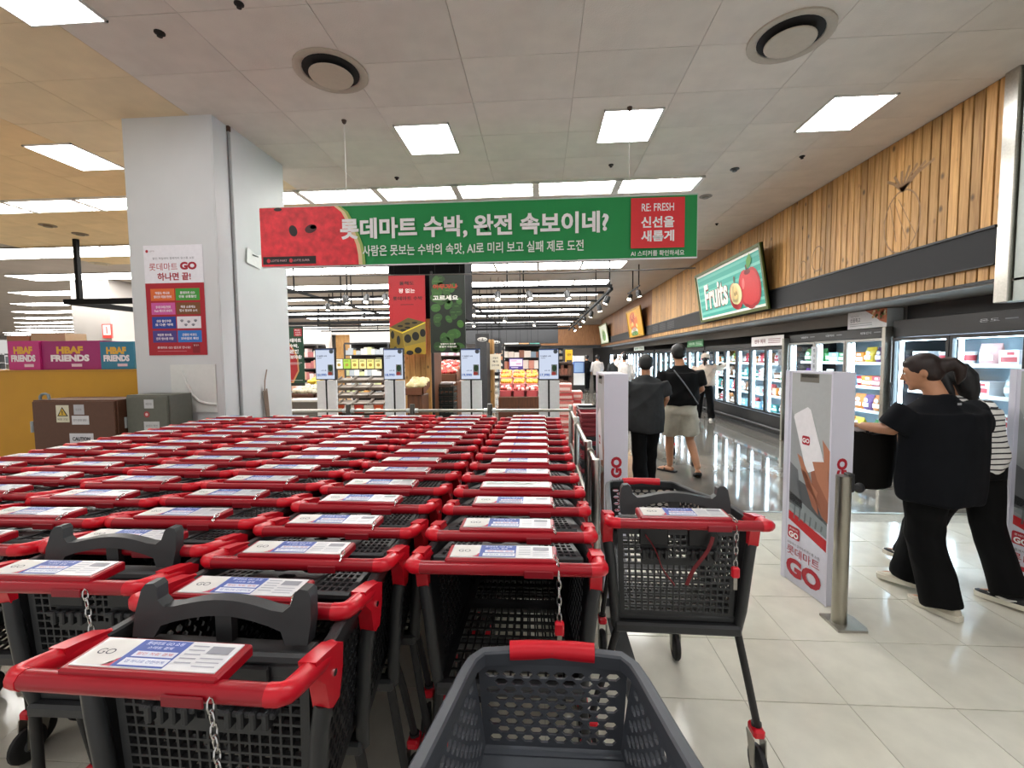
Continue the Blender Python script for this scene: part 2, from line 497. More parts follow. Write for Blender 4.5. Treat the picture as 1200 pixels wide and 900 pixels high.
# faint pineapple and pear drawings rubbed on the pine planks
chalk = M('faded_print', '#8d6f50', 0.8, noise=0.1)
mk = MB()
def scribble(cy, cz, pts, w=0.018):
    for (a, b), (c_, d) in zip(pts[:-1], pts[1:]):
        L = math.hypot(c_ - a, d - b) or 1e-6; nx, nz = -(d - b) / L * w / 2, (c_ - a) / L * w / 2
        mk.add([(X - 0.0045, cy + a + nx, cz + b + nz), (X - 0.0045, cy + c_ + nx, cz + d + nz), (X - 0.0045, cy + c_ - nx, cz + d - nz), (X - 0.0045, cy + a - nx, cz + b - nz)], [(0, 1, 2, 3)], chalk)
body = [(0.24 * cos(t * PI / 12), 0.33 * sin(t * PI / 12)) for t in range(25)]
scribble(5.15, 2.98, body)
for q in range(-3, 4):
    scribble(5.15, 3.3, [(0, 0), (q * 0.05 - 0.03, 0.12), (q * 0.1 - 0.08, 0.24 - abs(q) * 0.02)], 0.03)
for q in range(3):
    scribble(5.15, 2.98, [(-0.2 + q * 0.13, -0.2), (0.05 + q * 0.06, 0.25)], 0.01)
scribble(6.6, 2.9, [(0.13 * cos(t * PI / 8), 0.17 * sin(t * PI / 8)) for t in range(17)])
scribble(6.95, 2.82, [(0.09 * cos(t * PI / 8), 0.12 * sin(t * PI / 8)) for t in range(17)])
mk.build('faded_fruit_drawing', fas, kind='stuff')
# stainless cladding column at the right edge
sc = MB()
sc.box(3.87, 4.02, 3.98, 4.10, 1.98, CEIL, steel, ch=0.006)
sc.box(3.9, 4.3, 3.2, 3.97, 1.98, CEIL, M('pale_green_panel', '#b9c0ba', 0.3, noise=0.03), ch=0.004)
sc.build('pillar', kind='structure', label='brushed steel and pale panel cladding at the end of the pine wall')
# far end of the shop
ew = MB()
ew.box(-1.0, 4.0, 29.0, 29.2, 2.3, 3.6, pine_dark)
for q in range(10):
    ew.box(-1.0 + q * 0.5, -0.51 + q * 0.5, 28.97, 29.0, 2.3, 3.55, pine_dark)
ew.box(-1.0, 4.0, 28.95, 29.2, 2.1, 2.3, black_metal)
ew.build('trim_4', kind='structure', label='dark wood bulkhead at the far end of the aisle')
bh = MB().box(-5.2, 1.0, 25.5, 26.2, 2.35, 3.55, M('bulkhead_charcoal', '#2c2d30', 0.7, noise=0.05)).build('trim_5', kind='structure', label='charcoal ceiling bulkhead above the far shelves')
MB().box(-56, 6.2, 45.5, 45.7, 0, CEIL, M('far_wall', '#b3aeab', 0.7, noise=0.05)).build('wall_back', kind='structure', label='far back wall of the supermarket')
# pale walls at the far left of the shop, with doorways
fw = MB(); cream = M('cream_wall', '#dcd9d6', 0.7, noise=0.03, scale=2)
a = P(330, 400, 24); b_ = P(470, 400, 24)
fw.box(a.x - 7, a.x + 2.6, 24, 24.3, 0, 3.3, cream); fw.box(a.x + 3.9, b_.x - 0.6, 24, 24.3, 0, 3.3, cream)
fw.box(a.x + 2.6, a.x + 3.9, 24, 24.3, 2.9, 3.3, cream)
fw.box(a.x + 1.4, a.x + 2.9, 22.4, 24, 0, 3.3, cream)
fw.box(a.x + 2.95, b_.x, 24.35, 24.5, 0, 2.9, pine)
fw.build('wall_left', kind='structure', label='pale walls with a timber doorway at the back of the shop')

# ---- white pillar in the middle left
pm = MB().box(-3.96, -3.11, 4.16, 5.24, 0, CEIL, white_wall).build('pillar', kind='structure', label='large white clad pillar beside the cart bay')
MB().box(-3.985, -3.095, 4.136, 4.16, 0, CEIL - 0.004, white_wall, ch=0.003).build('cladding_panel', pm)
MB().box(-3.11, -3.085, 4.14, 4.34, 0, CEIL - 0.004, white_wall, ch=0.003).build('cladding_panel', pm)
MB().box(-3.11, -3.06, 4.36, 5.256, 0, CEIL - 0.004, white_wall, ch=0.003).build('cladding_panel', pm)
MB().tube([(-3.075, 4.352, 0), (-3.075, 4.352, CEIL - 0.02)], 0.012, M('joint_grey', '#9c9d9c', 0.6), n=6).build('joint_strip', pm)
MB().box(-3.09, -3.06, 4.335, 4.37, CEIL - 0.06, CEIL - 0.01, M('rust', '#4d3326', 0.8)).build('bracket', pm)
sh = MB()
shm = M('plastic_sheet', '#dfe0dc', 0.35, noise=0.02)
sh.box(-3.62, -3.16, 4.122, 4.136, 1.05, 1.52, shm)
sh.tube([(-3.50, 4.118, 1.47), (-3.46, 4.112, 1.36), (-3.40, 4.11, 1.23), (-3.33, 4.112, 1.16), (-3.24, 4.115, 1.135), (-3.16, 4.12, 1.13)], 0.012, shm, n=6)
sh.build('protective_sheet', pm)
# ---- pillar further back on the left
p2 = MB().box(-13.3, -12.15, 11.9, 12.9, 0, CEIL, M('far_pillar', '#a8a29d', 0.6, noise=0.02, scale=2)).build('pillar', kind='structure', label='pale pillar in the aisles behind the yellow counter')
exs = MB().box(-12.9 + 0.9, -12.9 + 0.91, 12.3, 12.6, 2.15, 2.55, C('#e9e5e2'))
a = P(126, 388, 11.88)
es = MB(); es.box(a.x - .14, a.x + .14, 11.86, 11.9, a.z - .2, a.z + .2, C('#d8443c'))
pr = Print(es, (a.x - .14, 11.86, a.z + .2), (1, 0, 0), (0, 0, -1))
pr.rect(.03, .03, .22, .28, '#f3efec').up(); pr.text('1', .14, .17, .2, '#c0392b')
es.build('fire_sign', label='small red and white sign on the far pale pillar', category='sign')

# ================================================================== CEILING LAMPS
frame_m = M('lamp_frame', '#d9d6d0', 0.5, noise=0.02)
def panel_lamp(x, y, label, w=0.56, d=0.64):
    t = thing('ceiling_light', label, 'light', (x, y, CEIL - 0.008), group='square ceiling lights')
    f = MB()
    for a in ((-w / 2, w / 2, -d / 2, -d / 2 + .015), (-w / 2, w / 2, d / 2 - .015, d / 2), (-w / 2, -w / 2 + .015, -d / 2, d / 2), (w / 2 - .015, w / 2, -d / 2, d / 2)):
        f.box(a[0], a[1], a[2], a[3], -0.014, 0.0, frame_m)
    f.build('frame', t)
    MB().box(-w / 2 + .015, w / 2 - .015, -d / 2 + .015, d / 2 - .015, -0.011, -0.002, lamp_em).build('diffuser', t)
panel_lamp(-1.17, 4.78, 'square ceiling light above the watermelon on the hanging banner')
panel_lamp(0.89, 4.68, 'square ceiling light above the right half of the hanging banner')
panel_lamp(2.92, 4.62, 'square ceiling light next to the pine wall')
panel_lamp(-5.23, 4.85, 'square ceiling light left of the white pillar')
panel_lamp(-3.2, 2.66, 'square ceiling light cut by the top left corner of the photo')
for xx, w_ in ((-5.2, 'far left'), (-1.1, 'left'), (0.95, 'right'), (2.95, 'far right')):
    panel_lamp(xx, 0.6, 'square ceiling light above the photographer, out of view, %s of the row' % w_, 0.6, 0.62)

ORD = ['first', 'second', 'third', 'fourth', 'fifth', 'sixth', 'seventh', 'eighth', 'ninth', 'tenth', 'eleventh', 'twelfth', 'thirteenth', 'fourteenth', 'fifteenth', 'sixteenth', 'seventeenth', 'eighteenth', 'nineteenth', 'twentieth', 'twenty-first', 'twenty-second', 'twenty-third', 'twenty-fourth', 'twenty-fifth', 'twenty-sixth']
LW = 1.09
tray = MB(); tub = MB()
tray.box(-LW / 2 + .01, LW / 2 - .01, -0.24, -0.225, -0.03, 0, frame_m); tray.box(-LW / 2 + .01, LW / 2 - .01, 0.225, 0.24, -0.03, 0, frame_m)
tray.box(-LW / 2, -LW / 2 + .045, -0.24, 0.24, -0.04, 0, frame_m); tray.box(LW / 2 - .045, LW / 2, -0.24, 0.24, -0.035, 0, frame_m)
tray.box(-LW / 2 + .03, LW / 2 - .03, -0.225, 0.225, -0.004, -0.001, frame_m)
tray.box(-LW / 2 + .03, LW / 2 - .03, -0.085, -0.07, -0.024, 0, frame_m); tray.box(-LW / 2 + .03, LW / 2 - .03, 0.07, 0.085, -0.024, 0, frame_m)
for yy in (-0.15, 0.0, 0.15):
    tub.box(-LW / 2 + .05, LW / 2 - .05, yy - .038, yy + .038, -0.022, -0.008, tube_em)
tray_me, tub_me = tray.mesh('tray'), tub.mesh('tube')
far = MB(); far.box(-LW / 2 + .012, LW / 2 - .012, -0.41, 0.41, -0.03, -0.02, frame_m)
far.box(-LW / 2 + .03, LW / 2 - .03, -0.39, -0.01, -0.034, -0.022, tube_em)
far.box(-LW / 2 + .03, LW / 2 - .03, 0.01, 0.39, -0.034, -0.022, tube_em)
far_me = far.mesh('fluorescent_light')
for k in range(12):
    yy = 6.24 + 2.6 * k
    xr = 2.13
    nl = [10, 13, 14, 16, 18, 20, 14, 14, 14, 13, 12, 12][k]
    for i in range(nl):
        x = xr - LW / 2 - LW * i
        if k == 0 and -4.2 < x < -3.0: pass
        if k > 8 and x < -14: break
        lab = 'fluorescent ceiling light, %s from the pine wall in the %s row behind the banner' % (ORD[i], ORD[k])
        if k < 1:
            t = thing('fluorescent_light', lab, 'light', (x, yy, CEIL - (0.008 if k < 2 else -0.004)), group='rows of fluorescent ceiling lights')
            inst('tray', tray_me, t); inst('tube', tub_me, t)
        else:
            inst('fluorescent_light', far_me, None, (x, yy, CEIL + 0.004 - (0.012 if yy < 10.2 else 0)), label=lab, category='light', group='rows of fluorescent ceiling lights')

for k in range(2, 12):
    yy = 6.24 + 2.6 * k
    x = 2.13 - LW / 2 - LW * [0, 0, 14, 16, 18, 20, 14, 14, 14, 13, 12, 12][k]
    i = 0
    while x > -1.27 * yy:
        if x < -1.0 * yy:
            inst('fluorescent_light', far_me, None, (x, yy, CEIL + 0.004), label='fluorescent ceiling light left of the pillars, %s in the %s row' % (ORD[i], ORD[k]), category='light', group='rows of fluorescent ceiling lights'); i += 1
        x -= LW
# ---- round air diffusers and small ceiling fittings
vent_m = M('vent_beige', '#b5aa9a', 0.6, noise=0.04)
vent_d = M('vent_dark', '#1c1917', 0.8)
def diffuser(x, y, label):
    t = thing('air_diffuser', label, 'vent', (x, y, CEIL - 0.008), group='round ceiling air diffusers')
    o = MB().lathe([(0.225, 0.0), (0.285, 0.0), (0.285, -0.012), (0.26, -0.018), (0.225, -0.006)], vent_m, 32, caps=False).build('outer_ring', t, smooth=40)
    MB().lathe([(0.0, -0.002), (0.218, -0.002), (0.218, -0.004), (0.0, -0.004)], vent_d, 32).build('throat', t)
    MB().lathe([(0.0, -0.03), (0.155, -0.032), (0.17, -0.038), (0.166, -0.046), (0.0, -0.052)], M('vent_disc', '#bdb19f', 0.55, noise=0.03), 32).build('disc', t, smooth=40)
diffuser(-1.67, 3.62, 'round beige air diffuser in the ceiling in front of the white pillar')
diffuser(1.83, 3.51, 'round beige air diffuser in the ceiling toward the pine wall')
def dot(px, py, r, label, name='sprinkler', cat='sprinkler', mat=None):
    d = fwd + R2 * ((px - 600) / FPX) + U2 * ((450 - py) / FPX)
    p = Vector((0, 0, CAM_H)) + d * ((CEIL - 0.008 - CAM_H) / d.z)
    MB().lathe([(0.0, 0), (r, 0), (r, -0.008), (r * .55, -0.014), (r * .5, -0.03), (0, -0.034)], mat or vent_d, 12).build(name, None, smooth=40, loc=p, label=label, category=cat)
dot(187, 38, 0.035, 'small black sprinkler head in the ceiling near the top left light')
dot(465, 208, 0.03, 'small dark sprinkler head between banner and left square light')
dot(716, 193, 0.03, 'small dark sprinkler head above the question mark of the banner')
dot(940, 183, 0.03, 'small dark sprinkler head close to the pine wall')
dot(280, 4, 0.03, 'dark sprinkler head at the upper edge above the pillar')
dot(840, 262, 0.03, 'dark sprinkler head farther back near the pine wall')
dot(861, 198, 0.055, 'white dome camera with dark lens on the ceiling right of the banner', 'dome_camera', 'camera', M('dome_camera', '#35332f', 0.3))
dot(827, 230, 0.09, 'flat grey smoke detector beside the banner end', 'smoke_detector', 'detector', M('detector_grey', '#8d857d', 0.6))
dot(56, 264, 0.12, 'flat dark ceiling fitting among the left fluorescent rows', 'ceiling_fitting', 'fitting', M('fitting_brown', '#7d6b52', 0.6))
dot(94, 274, 0.12, 'second flat dark ceiling fitting nearer the white pillar', 'ceiling_fitting', 'fitting', M('fitting_brown2', '#7d6b52', 0.6))
dot(118, 309, 0.22, 'round air outlet between two left fluorescent rows', 'ceiling_fitting', 'vent', M('fitting_pale', '#b9ab90', 0.6))

# ================================================================== HANGING BANNER
BY = 4.34
def bpt(px, py): return P(px, py, BY)
TL, TR, BR, BL = bpt(305, 245), bpt(818, 227), bpt(818, 300), bpt(305, 315)
zt, zb = (TL.z + TR.z) / 2, (BL.z + BR.z) / 2
bx0, bx1 = TL.x, TR.x
bw, bh_ = bx1 - bx0, zt - zb
tb = thing('hanging_banner', 'wide green hanging banner with a watermelon and white Korean slogan', 'banner', (bx0, BY, zb))
green = M('banner_green', '#14954b', 0.55, noise=0.03, scale=3)
cl_ = MB()
NX = 60
pts_t = []
for i in range(NX + 1):
    u = i / NX
    pts_t.append((u * bw, 0.006 * sin(u * 23) + 0.004 * sin(u * 51)))
vs = []; fs = []
for i, (x, d) in enumerate(pts_t):
    vs += [(x, 0.0, bh_), (x, d, 0.0), (x, 0.004, bh_), (x, d + 0.004, 0.0)]
for i in range(NX):
    a = i * 4; b = a + 4
    fs += [(a, b, b + 1, a + 1), (a + 2, a + 3, b + 3, b + 2), (a, a + 2, b + 2, b), (a + 1, b + 1, b + 3, a + 3)]
fs += [(0, 1, 3, 2), (NX * 4, NX * 4 + 2, NX * 4 + 3, NX * 4 + 1)]
cl_.add(vs, fs, green)
cloth = cl_.build('cloth', tb)
pb = MB(); q = Print(pb, (0, -0.013, bh_), (1, 0, 0), (0, 0, -1), 0.0008)
sx = bw / 515.0   # metres per unit of the layout across the banner
kf = bh_ / (72.5 * sx); q.v = q.v * kf; hq = bh_ / kf
mel = M('melon_flesh', '#ec3a44', 0.55, noise=0.22, scale=14)
rind = [(0, 0.004), (95 * sx, 0.004), (104 * sx, 8 * sx), (110 * sx, 20 * sx), (116 * sx, 34 * sx), (121 * sx, 48 * sx), (123 * sx, 60 * sx), (123.5 * sx, hq - .004), (0, hq - .004)]
q.poly([(x + (5 * sx if x > 0.1 else 0), y) for x, y in rind], '#a9c46a').up()
q.poly([(x + (1.5 * sx if x > 0.1 else 0), y) for x, y in rind], '#f1d7a6').up()
q.poly([(x - (3 * sx if x > 0.1 else 0), y) for x, y in rind], mel).up()
q.ell(41 * sx, 29 * sx, 5 * sx, 7 * sx, '#1d0b0b', rot=-.3).ell(63 * sx, 27 * sx, 7.5 * sx, 5 * sx, '#4a1014', rot=-.3).ell(23 * sx, 2.6 * sx, 5 * sx, 2.2 * sx, '#2a0d0d').ell(66 * sx, 25 * sx, 4 * sx, 2.5 * sx, '#1d0b0b')
q.rect(2 * sx, 60 * sx, 66 * sx, 9.5 * sx, '#1d1416').up()
q.ell(9 * sx, 65 * sx, 2.2 * sx, 2.6 * sx, '#e03a45').ell(37 * sx, 65 * sx, 2.2 * sx, 2.6 * sx, '#e03a45')
q.text('LOTTE MART', 22 * sx, 65 * sx, 2.6 * sx, '#e9b9bd', w=20 * sx, bold=0).text('LOTTE SUPER', 50 * sx, 65 * sx, 2.6 * sx, '#e9b9bd', w=20 * sx, bold=0)
q.up()
q.text('롯데마트 수박, 완전 속보이네?', 257 * sx, 29.5 * sx, 27 * sx, '#ffffff', w=316 * sx, bold=0.035)
q.text('사람은 못보는 수박의 속맛, AI로 미리 보고 실패 제로 도전', 256 * sx, 56 * sx, 14 * sx, '#f4fff6', w=261 * sx, bold=0.016)
q.rect(440 * sx, 3 * sx, 60 * sx, 58 * sx, '#ea3036').up()
q.text('RE: FRESH', 470 * sx, 14 * sx, 9 * sx, '#ffffff', w=36 * sx, bold=0.01)
q.text('신선을', 470 * sx, 31 * sx, 13 * sx, '#ffffff', w=37 * sx, bold=0.03).text('새롭게', 470 * sx, 47 * sx, 13 * sx, '#ffffff', w=37 * sx, bold=0.03)
q.text('AI 스티커를 확인하세요', 470 * sx, 67 * sx, 6.5 * sx, '#ffffff', w=60 * sx, bold=0.01)
pb.build('print', tb)
hem = MB(); hem.box(0, bw, -0.006, 0.008, -0.008, 0.004, white_print); hem.box(0, bw, -0.006, 0.008, bh_ - .004, bh_ + 0.006, C('#c9d7cc')); hem.box(bw - .006, bw, -0.006, 0.008, 0, bh_, C('#c9d7cc'))
hem.build('hem', tb)
for (px, py, zz) in ((403, 140, 0), (738, 125, 0)):
    p = P(px, py, BY)
    MB().tube([(p.x - bx0, 0.002, bh_), (p.x - bx0, 0.002, CEIL - zb - 0.02)], 0.004, C('#ded9d2'), n=5).build('wire', tb)
    MB().lathe([(0, CEIL - zb - 0.008), (0.025, CEIL - zb - 0.008), (0.02, CEIL - zb - 0.03), (0, CEIL - zb - 0.05)], M('hook_brown', '#4b3a30', 0.7), 8, c=(p.x - bx0, 0.002, 0)).build('ceiling_hook', tb)

# ================================================================== SHOPPING CARTS
# local frame: origin on the floor under the handle, +y towards the front of the cart
HZ = 1.03
m_ = {}
b = MB(); b.tube([(-0.232, 0, HZ - .019), (0.232, 0, HZ - .019)], 0.0172, red_bar, n=10); m_['handle_bar'] = b.mesh('handle_bar', 40)
for sgn, nm in ((-1, 'bl'), (1, 'br')):
    b = MB()
    b.tube([(sgn * .222, 0, HZ - .019), (sgn * .240, .0015, HZ - .019), (sgn * .2505, .010, HZ - .020), (sgn * .252, .035, HZ - .025), (sgn * .25, .10, HZ - .038), (sgn * .243, .165, HZ - .05)], [.0182, .0184, .0186, .019, .020, .017], red_bright, n=10)
    xa, xb = sorted((sgn * .232, sgn * .266))
    b.prism([(.112, HZ - .132), (.124, HZ - .14), (.15, HZ - .138), (.166, HZ - .09), (.172, HZ - .04), (.15, HZ - .028), (.10, HZ - .017), (.07, HZ - .012), (.075, HZ - .05), (.10, HZ - .075)], 'x', xa, xb, red_bright)
    b.lathe([(0, 0), (.007, 0), (.007, .003), (0, .003)], chrome, 8, c=(sgn * .266, .132, HZ - .075), axis='x')
    m_[nm] = b.mesh('corner_bracket', 40)
b = MB()
b.box(-.158, .136, -.004, .088, HZ - .018, HZ + .006, red_bar, ch=.004)
b.box(.05, .125, -.0225, -.018, HZ - .034, HZ - .014, C('#8f1020', .4), ch=.002)
m_['holder'] = b.mesh('card_holder')
def card_mesh(dull=False):
    b = MB(); b.box(-.146, .124, .006, .080, HZ + .006, HZ + .008, C('#b9bab4' if dull else '#f1f0f2', .25))
    q = Print(b, (-.146, .080, HZ + .008), (1, 0, 0), (0, -1, 0), 0.0005); q.u = q.u * .97; q.v = q.v * .90
    if not dull:
        q.rrect(.004, .004, .07, .074, .012, '#e9e5e0').rect(.078, .002, .10, .078, '#4d63b4').poly([(.060, .080), (.078, .055), (.078, .080)], '#d64a63')
        q.up(); q.text('GO', .035, .042, .016, '#55555e', bold=0).rect(.092, .036, .082, .016, '#dfe3f4').rect(.088, .056, .088, .02, '#e9ecf7')
        q.text('롯데마트 GO 쇼핑', .128, .012, .010, '#dfe6ff', w=.075, bold=.01).text('스마트 결제', .128, .025, .008, '#dfe6ff', w=.05, bold=.01)
        q.rect(.225, .012, .044, .022, '#9a9aa4')
        for k in range(5): q.rect(.186, .012 + k * .012, .032, .0035, '#a9a9b4')
        for k in range(3): q.rect(.225, .046 + k * .011, .044, .003, '#b0b0bb')
        q.up(); q.text('할인 적립 결제', .133, .044, .008, '#c23a52', w=.07, bold=0).text('앱 하나로 간편하게', .132, .066, .008, '#4d63b4', w=.075, bold=0)
    else:
        q.rect(.004, .006, .27, .02, '#d9dad4').rect(.01, .035, .2, .012, '#8f908a')
    return b.mesh('advert_card')
m_['card'] = card_mesh(); m_['card_dull'] = card_mesh(True)
# lock chain: short one looping round the holder, long one hanging with a red key
def links(mb, p0, p1, n, mat, r=.0022, L=.019, Wd=.0065):
    p0, p1 = Vector(p0), Vector(p1)
    d = (p1 - p0).normalized(); side = d.cross(Vector((0.3, 1, 0.1))).normalized(); s2 = d.cross(side)
    for i in range(n):
        c = p0.lerp(p1, (i + .5) / n); w_ = side if i % 2 else s2
        pts = [c + d * L * .62 * cos(t * PI / 4) + w_ * Wd * sin(t * PI / 4) for t in range(9)]
        mb.tube(pts, r, mat, n=4, caps=False)
b = MB(); links(b, (.131, .018, HZ + .010), (.138, -.020, HZ + .001), 2, chrome, r=.0016, L=.022, Wd=.005)
m_['chain_short'] = b.mesh('lock_chain', 60)
b = MB(); links(b, (.138, -.022, HZ - .015), (.14, -.012, HZ - .15), 6, chrome, r=.0017, L=.024, Wd=.0055); m_['chain_long'] = b.mesh('lock_chain', 60)
b = MB(); b.box(.128, .152, -.022, -.004, HZ - .185, HZ - .15, red_bright, ch=.004); b.box(.134, .146, -.016, -.012, HZ - .225, HZ - .18, steel, ch=.001)
m_['key'] = b.mesh('lock_key')
# basket
def rim(mb, mat):
    pts = []
    for sgn in (-1,):
        pts += [(-.240, .15, HZ - .05), (-.232, .22, HZ - .048), (-.214, .38, HZ - .062), (-.193, .56, HZ - .09), (-.176, .70, HZ - .106), (-.166, .745, HZ - .108), (-.145, .772, HZ - .108)]
    pts += [(-.06, .78, HZ - .106)]
    pts = pts + [(-x, y, z) for x, y, z in reversed(pts)]
    rings = []
    for i, p in enumerate(pts):
        p = Vector(p); d = (Vector(pts[min(i + 1, len(pts) - 1)]) - Vector(pts[max(i - 1, 0)])).normalized()
        sd = d.cross(Vector((0, 0, 1))).normalized()
        w_, h_ = .012, .015
        rings.append([p + sd * w_ + Vector((0, 0, h_ - .004)), p + sd * (w_ - .004) + Vector((0, 0, h_)), p - sd * (w_ - .004) + Vector((0, 0, h_)), p - sd * w_ + Vector((0, 0, h_ - .004)), p - sd * w_ - Vector((0, 0, h_)), p + sd * w_ - Vector((0, 0, h_))])
    mb.loft(rings, mat)
b = MB(); rim(b, grey_plastic); m_['rim'] = b.mesh('basket_rim', 30)
b = MB(); rim(b, blue_grey_plastic); m_['rim_blue'] = b.mesh('basket_rim', 30)
def sides(sgn, mat):
    b = MB()
    # two patches so that the top follows the rim
    b.lattice((sgn * .212, .13, .59), (sgn * .178, .45, .655), (sgn * .206, .45, HZ - .085), (sgn * .236, .13, HZ - .06), .006, 9, 12, mat, 'hex', .78, .17, .10)
    b.lattice((sgn * .178, .45, .655), (sgn * .142, .755, .735), (sgn * .168, .755, HZ - .118), (sgn * .206, .45, HZ - .085), .006, 8, 9, mat, 'hex', .78, .05, .12)
    return b.mesh('side_panel')
def front(mat):
    b = MB(); b.lattice((-.143, .752, .735), (.143, .752, .735), (.158, .772, HZ - .118), (-.158, .772, HZ - .118), .007, 8, 9, mat, 'hex', .86, .035, .09); return b.mesh('front_panel')
def floor_(mat):
    b = MB()
    b.lattice((-.212, .13, .59), (.212, .13, .59), (.178, .45, .655), (-.178, .45, .655), .008, 14, 9, mat, 'rect', .78, .05, .06)
    b.lattice((-.178, .45, .655), (.178, .45, .655), (.143, .752, .735), (-.143, .752, .735), .008, 12, 8, mat, 'rect', .78, .06, .06)
    return b.mesh('basket_floor')
for nm, mt in (('', black_plastic), ('_blue', blue_grey_plastic)):
    m_['sl' + nm] = sides(-1, mt); m_['sr' + nm] = sides(1, mt); m_['front' + nm] = front(mt); m_['floor' + nm] = floor_(mt)
b = MB(); b.box(-.143, .143, .73, .756, .728, .742, blue_grey_plastic); b.add([(-.17, .47, .668), (.17, .47, .668), (.143, .75, .744), (-.143, .75, .744)], [(0, 1, 2, 3)], blue_grey_plastic)
b.add([(-.2, .2, .615), (.2, .2, .615), (.17, .47, .668), (-.17, .47, .668)], [(0, 1, 2, 3)], blue_grey_plastic); m_['liner'] = b.mesh('basket_base')
b = MB(); b.tube([(-.09, .782, HZ - .101), (-.045, .785, HZ - .1), (0, .786, HZ - .1), (.045, .785, HZ - .1), (.09, .782, HZ - .101)], [.0195, .0198, .0192, .0198, .0195], red_bright, n=12); m_['grip'] = b.mesh('front_grip', 50)
# gate, hanging down
b = MB()
gm = grey_plastic
b.lattice((-.200, .150, .615), (.200, .150, .615), (.212, .140, HZ - .09), (-.212, .140, HZ - .09), .010, 17, 13, gm, 'rect', .77, .04, .05,
          mask=lambda i, j: not ((j in (9, 10, 11, 12) and (3 <= i <= 6 or 10 <= i <= 13)) or j == 8 and 3 <= i <= 13))
for x0, x1 in ((-.135, -.035), (.035, .135)):
    b.box(x0, x1, .124, .136, .885, .96, black_plastic, ch=.003)
    b.box(x0 - .01, x1 + .01, .122, .142, .855, .868, gm, ch=.003)
    for k in range(4): b.box(x0 + .008 + k * .026, x0 + .022 + k * .026, .116, .138, .835, .872, gm, ch=.003)
b.box(-.215, .215, .134, .156, HZ - .098, HZ - .068, gm, ch=.006)
b.box(-.205, .205, .140, .165, .60, .622, gm, ch=.004)
m_['gate'] = b.mesh('rear_gate')
# gate pushed up by the cart behind it: lies flat behind the handle
b = MB()
yA, yB, zA, zB = .105, .36, HZ - .042, HZ - .075
def G(u, v, dz=0): return (-.212 + .424 * u + (0.5 - u) * .06 * v, yA + (yB - yA) * v, zA + (zB - zA) * v + dz)
for u0, u1, nu in ((0, .27, 5), (.73, 1, 5)):
    b.lattice(G(u0, 0), G(u1, 0), G(u1, 1), G(u0, 1), .010, nu, 8, gm, 'rect', .70, .10, .04)
b.lattice(G(.27, 0, .004), G(.73, 0, .004), G(.73, 1, .004), G(.27, 1, .004), .012, 2, 5, black_plastic, 'hex', .62, .03, .06)
b.tube([G(.27, .0, .008), G(.27, .9, .008)], .005, gm, n=5); b.tube([G(.73, .0, .008), G(.73, .9, .008)], .005, gm, n=5)
b.tube([G(0, 0), G(1, 0)], .009, gm, n=6)
m_['gate_up'] = b.mesh('rear_gate')
# child seat back with its two lugs
b = MB()
arch = [(k * .0185, .012 + .020 * cos(k * PI / 14)) for k in range(6, -7, -1)]
out = [(.2, -.045), (.203, .0), (.197, .045), (.189, .056), (.170, .058), (.160, .05), (.154, .026), (.138, .014)] + arch + [(-.138, .014), (-.154, .026), (-.160, .05), (-.170, .058), (-.189, .056), (-.197, .045), (-.203, .0), (-.2, -.045), (-.15, -.045), (-.138, -.022)]
out += [(x, z - .030) for x, z in reversed(arch)] + [(.138, -.022), (.15, -.045)]
ol = [(x * .965, z + HZ - .004) for x, z in out]
def pr_y(y0_, y1_, dy=0):
    n_ = len(ol)
    vs_ = [(x, y0_ + (z - HZ) * .25, z) for x, z in ol] + [(x, y1_ + (z - HZ) * .25, z) for x, z in ol]
    b.add(vs_, [tuple(range(n_)), tuple(range(2 * n_ - 1, n_ - 1, -1))] + [(i, (i + 1) % n_, n_ + (i + 1) % n_, n_ + i) for i in range(n_)], grey_plastic)
pr_y(.178, .206); b.box(-.018, .018, .182, .2, HZ - .07, HZ - .002, grey_plastic)
m_['seat_back'] = b.mesh('child_seat_back', 35)
b = MB(); b.box(-.2, .2, .15, .20, HZ - .075, HZ - .06, grey_plastic, ch=.004); b.tube([(-.215, .150, HZ - .066), (0, .138, HZ - .06), (.215, .150, HZ - .066)], .012, grey_plastic, n=8)
m_['seat'] = b.mesh('child_seat', 40)
# frame
for sgn, nm in ((-1, 'pl'), (1, 'pr')):
    b = MB(); b.tube([(sgn * .247, .125, HZ - .13), (sgn * .238, .122, .84), (sgn * .222, .128, .66), (sgn * .214, .145, .575)], [.019, .019, .018, .017], post_mat, n=8); m_[nm] = b.mesh('frame_post', 50)
b = MB(); b.box(-.222, .222, .115, .15, .562, .6, grey_plastic, ch=.008); m_['cross'] = b.mesh('cross_bar')
def legs(sp, sgn):
    b = MB(); b.tube([(sgn * .21, .13, .575), (sgn * (.21 + (sp - .21) * .5), .145, .39), (sgn * sp, .165, .205)], .0135, black_metal, n=8); return b.mesh('rear_leg', 50)
def flegs(sgn):
    b = MB(); b.tube([(sgn * .135, .68, .735), (sgn * .165, .78, .42), (sgn * .185, .83, .205)], .0125, black_metal, n=7); return b.mesh('front_leg', 50)
def collar():
    b = MB(); b.box(-.021, .021, -.032, .03, .165, .2, red_bright, ch=.008); b.lathe([(0, .196), (.018, .196), (.018, .21), (0, .21)], black_metal, 10); return b.mesh('wheel_collar')
def fork():
    b = MB()
    for sgn in (-1, 1):
        b.prism([(-.03, .165), (.03, .165), (-.012, .055), (-.04, .055)], 'x', sgn * .021 - .0025, sgn * .021 + .0025, steel_soft)
    return b.mesh('wheel_fork')
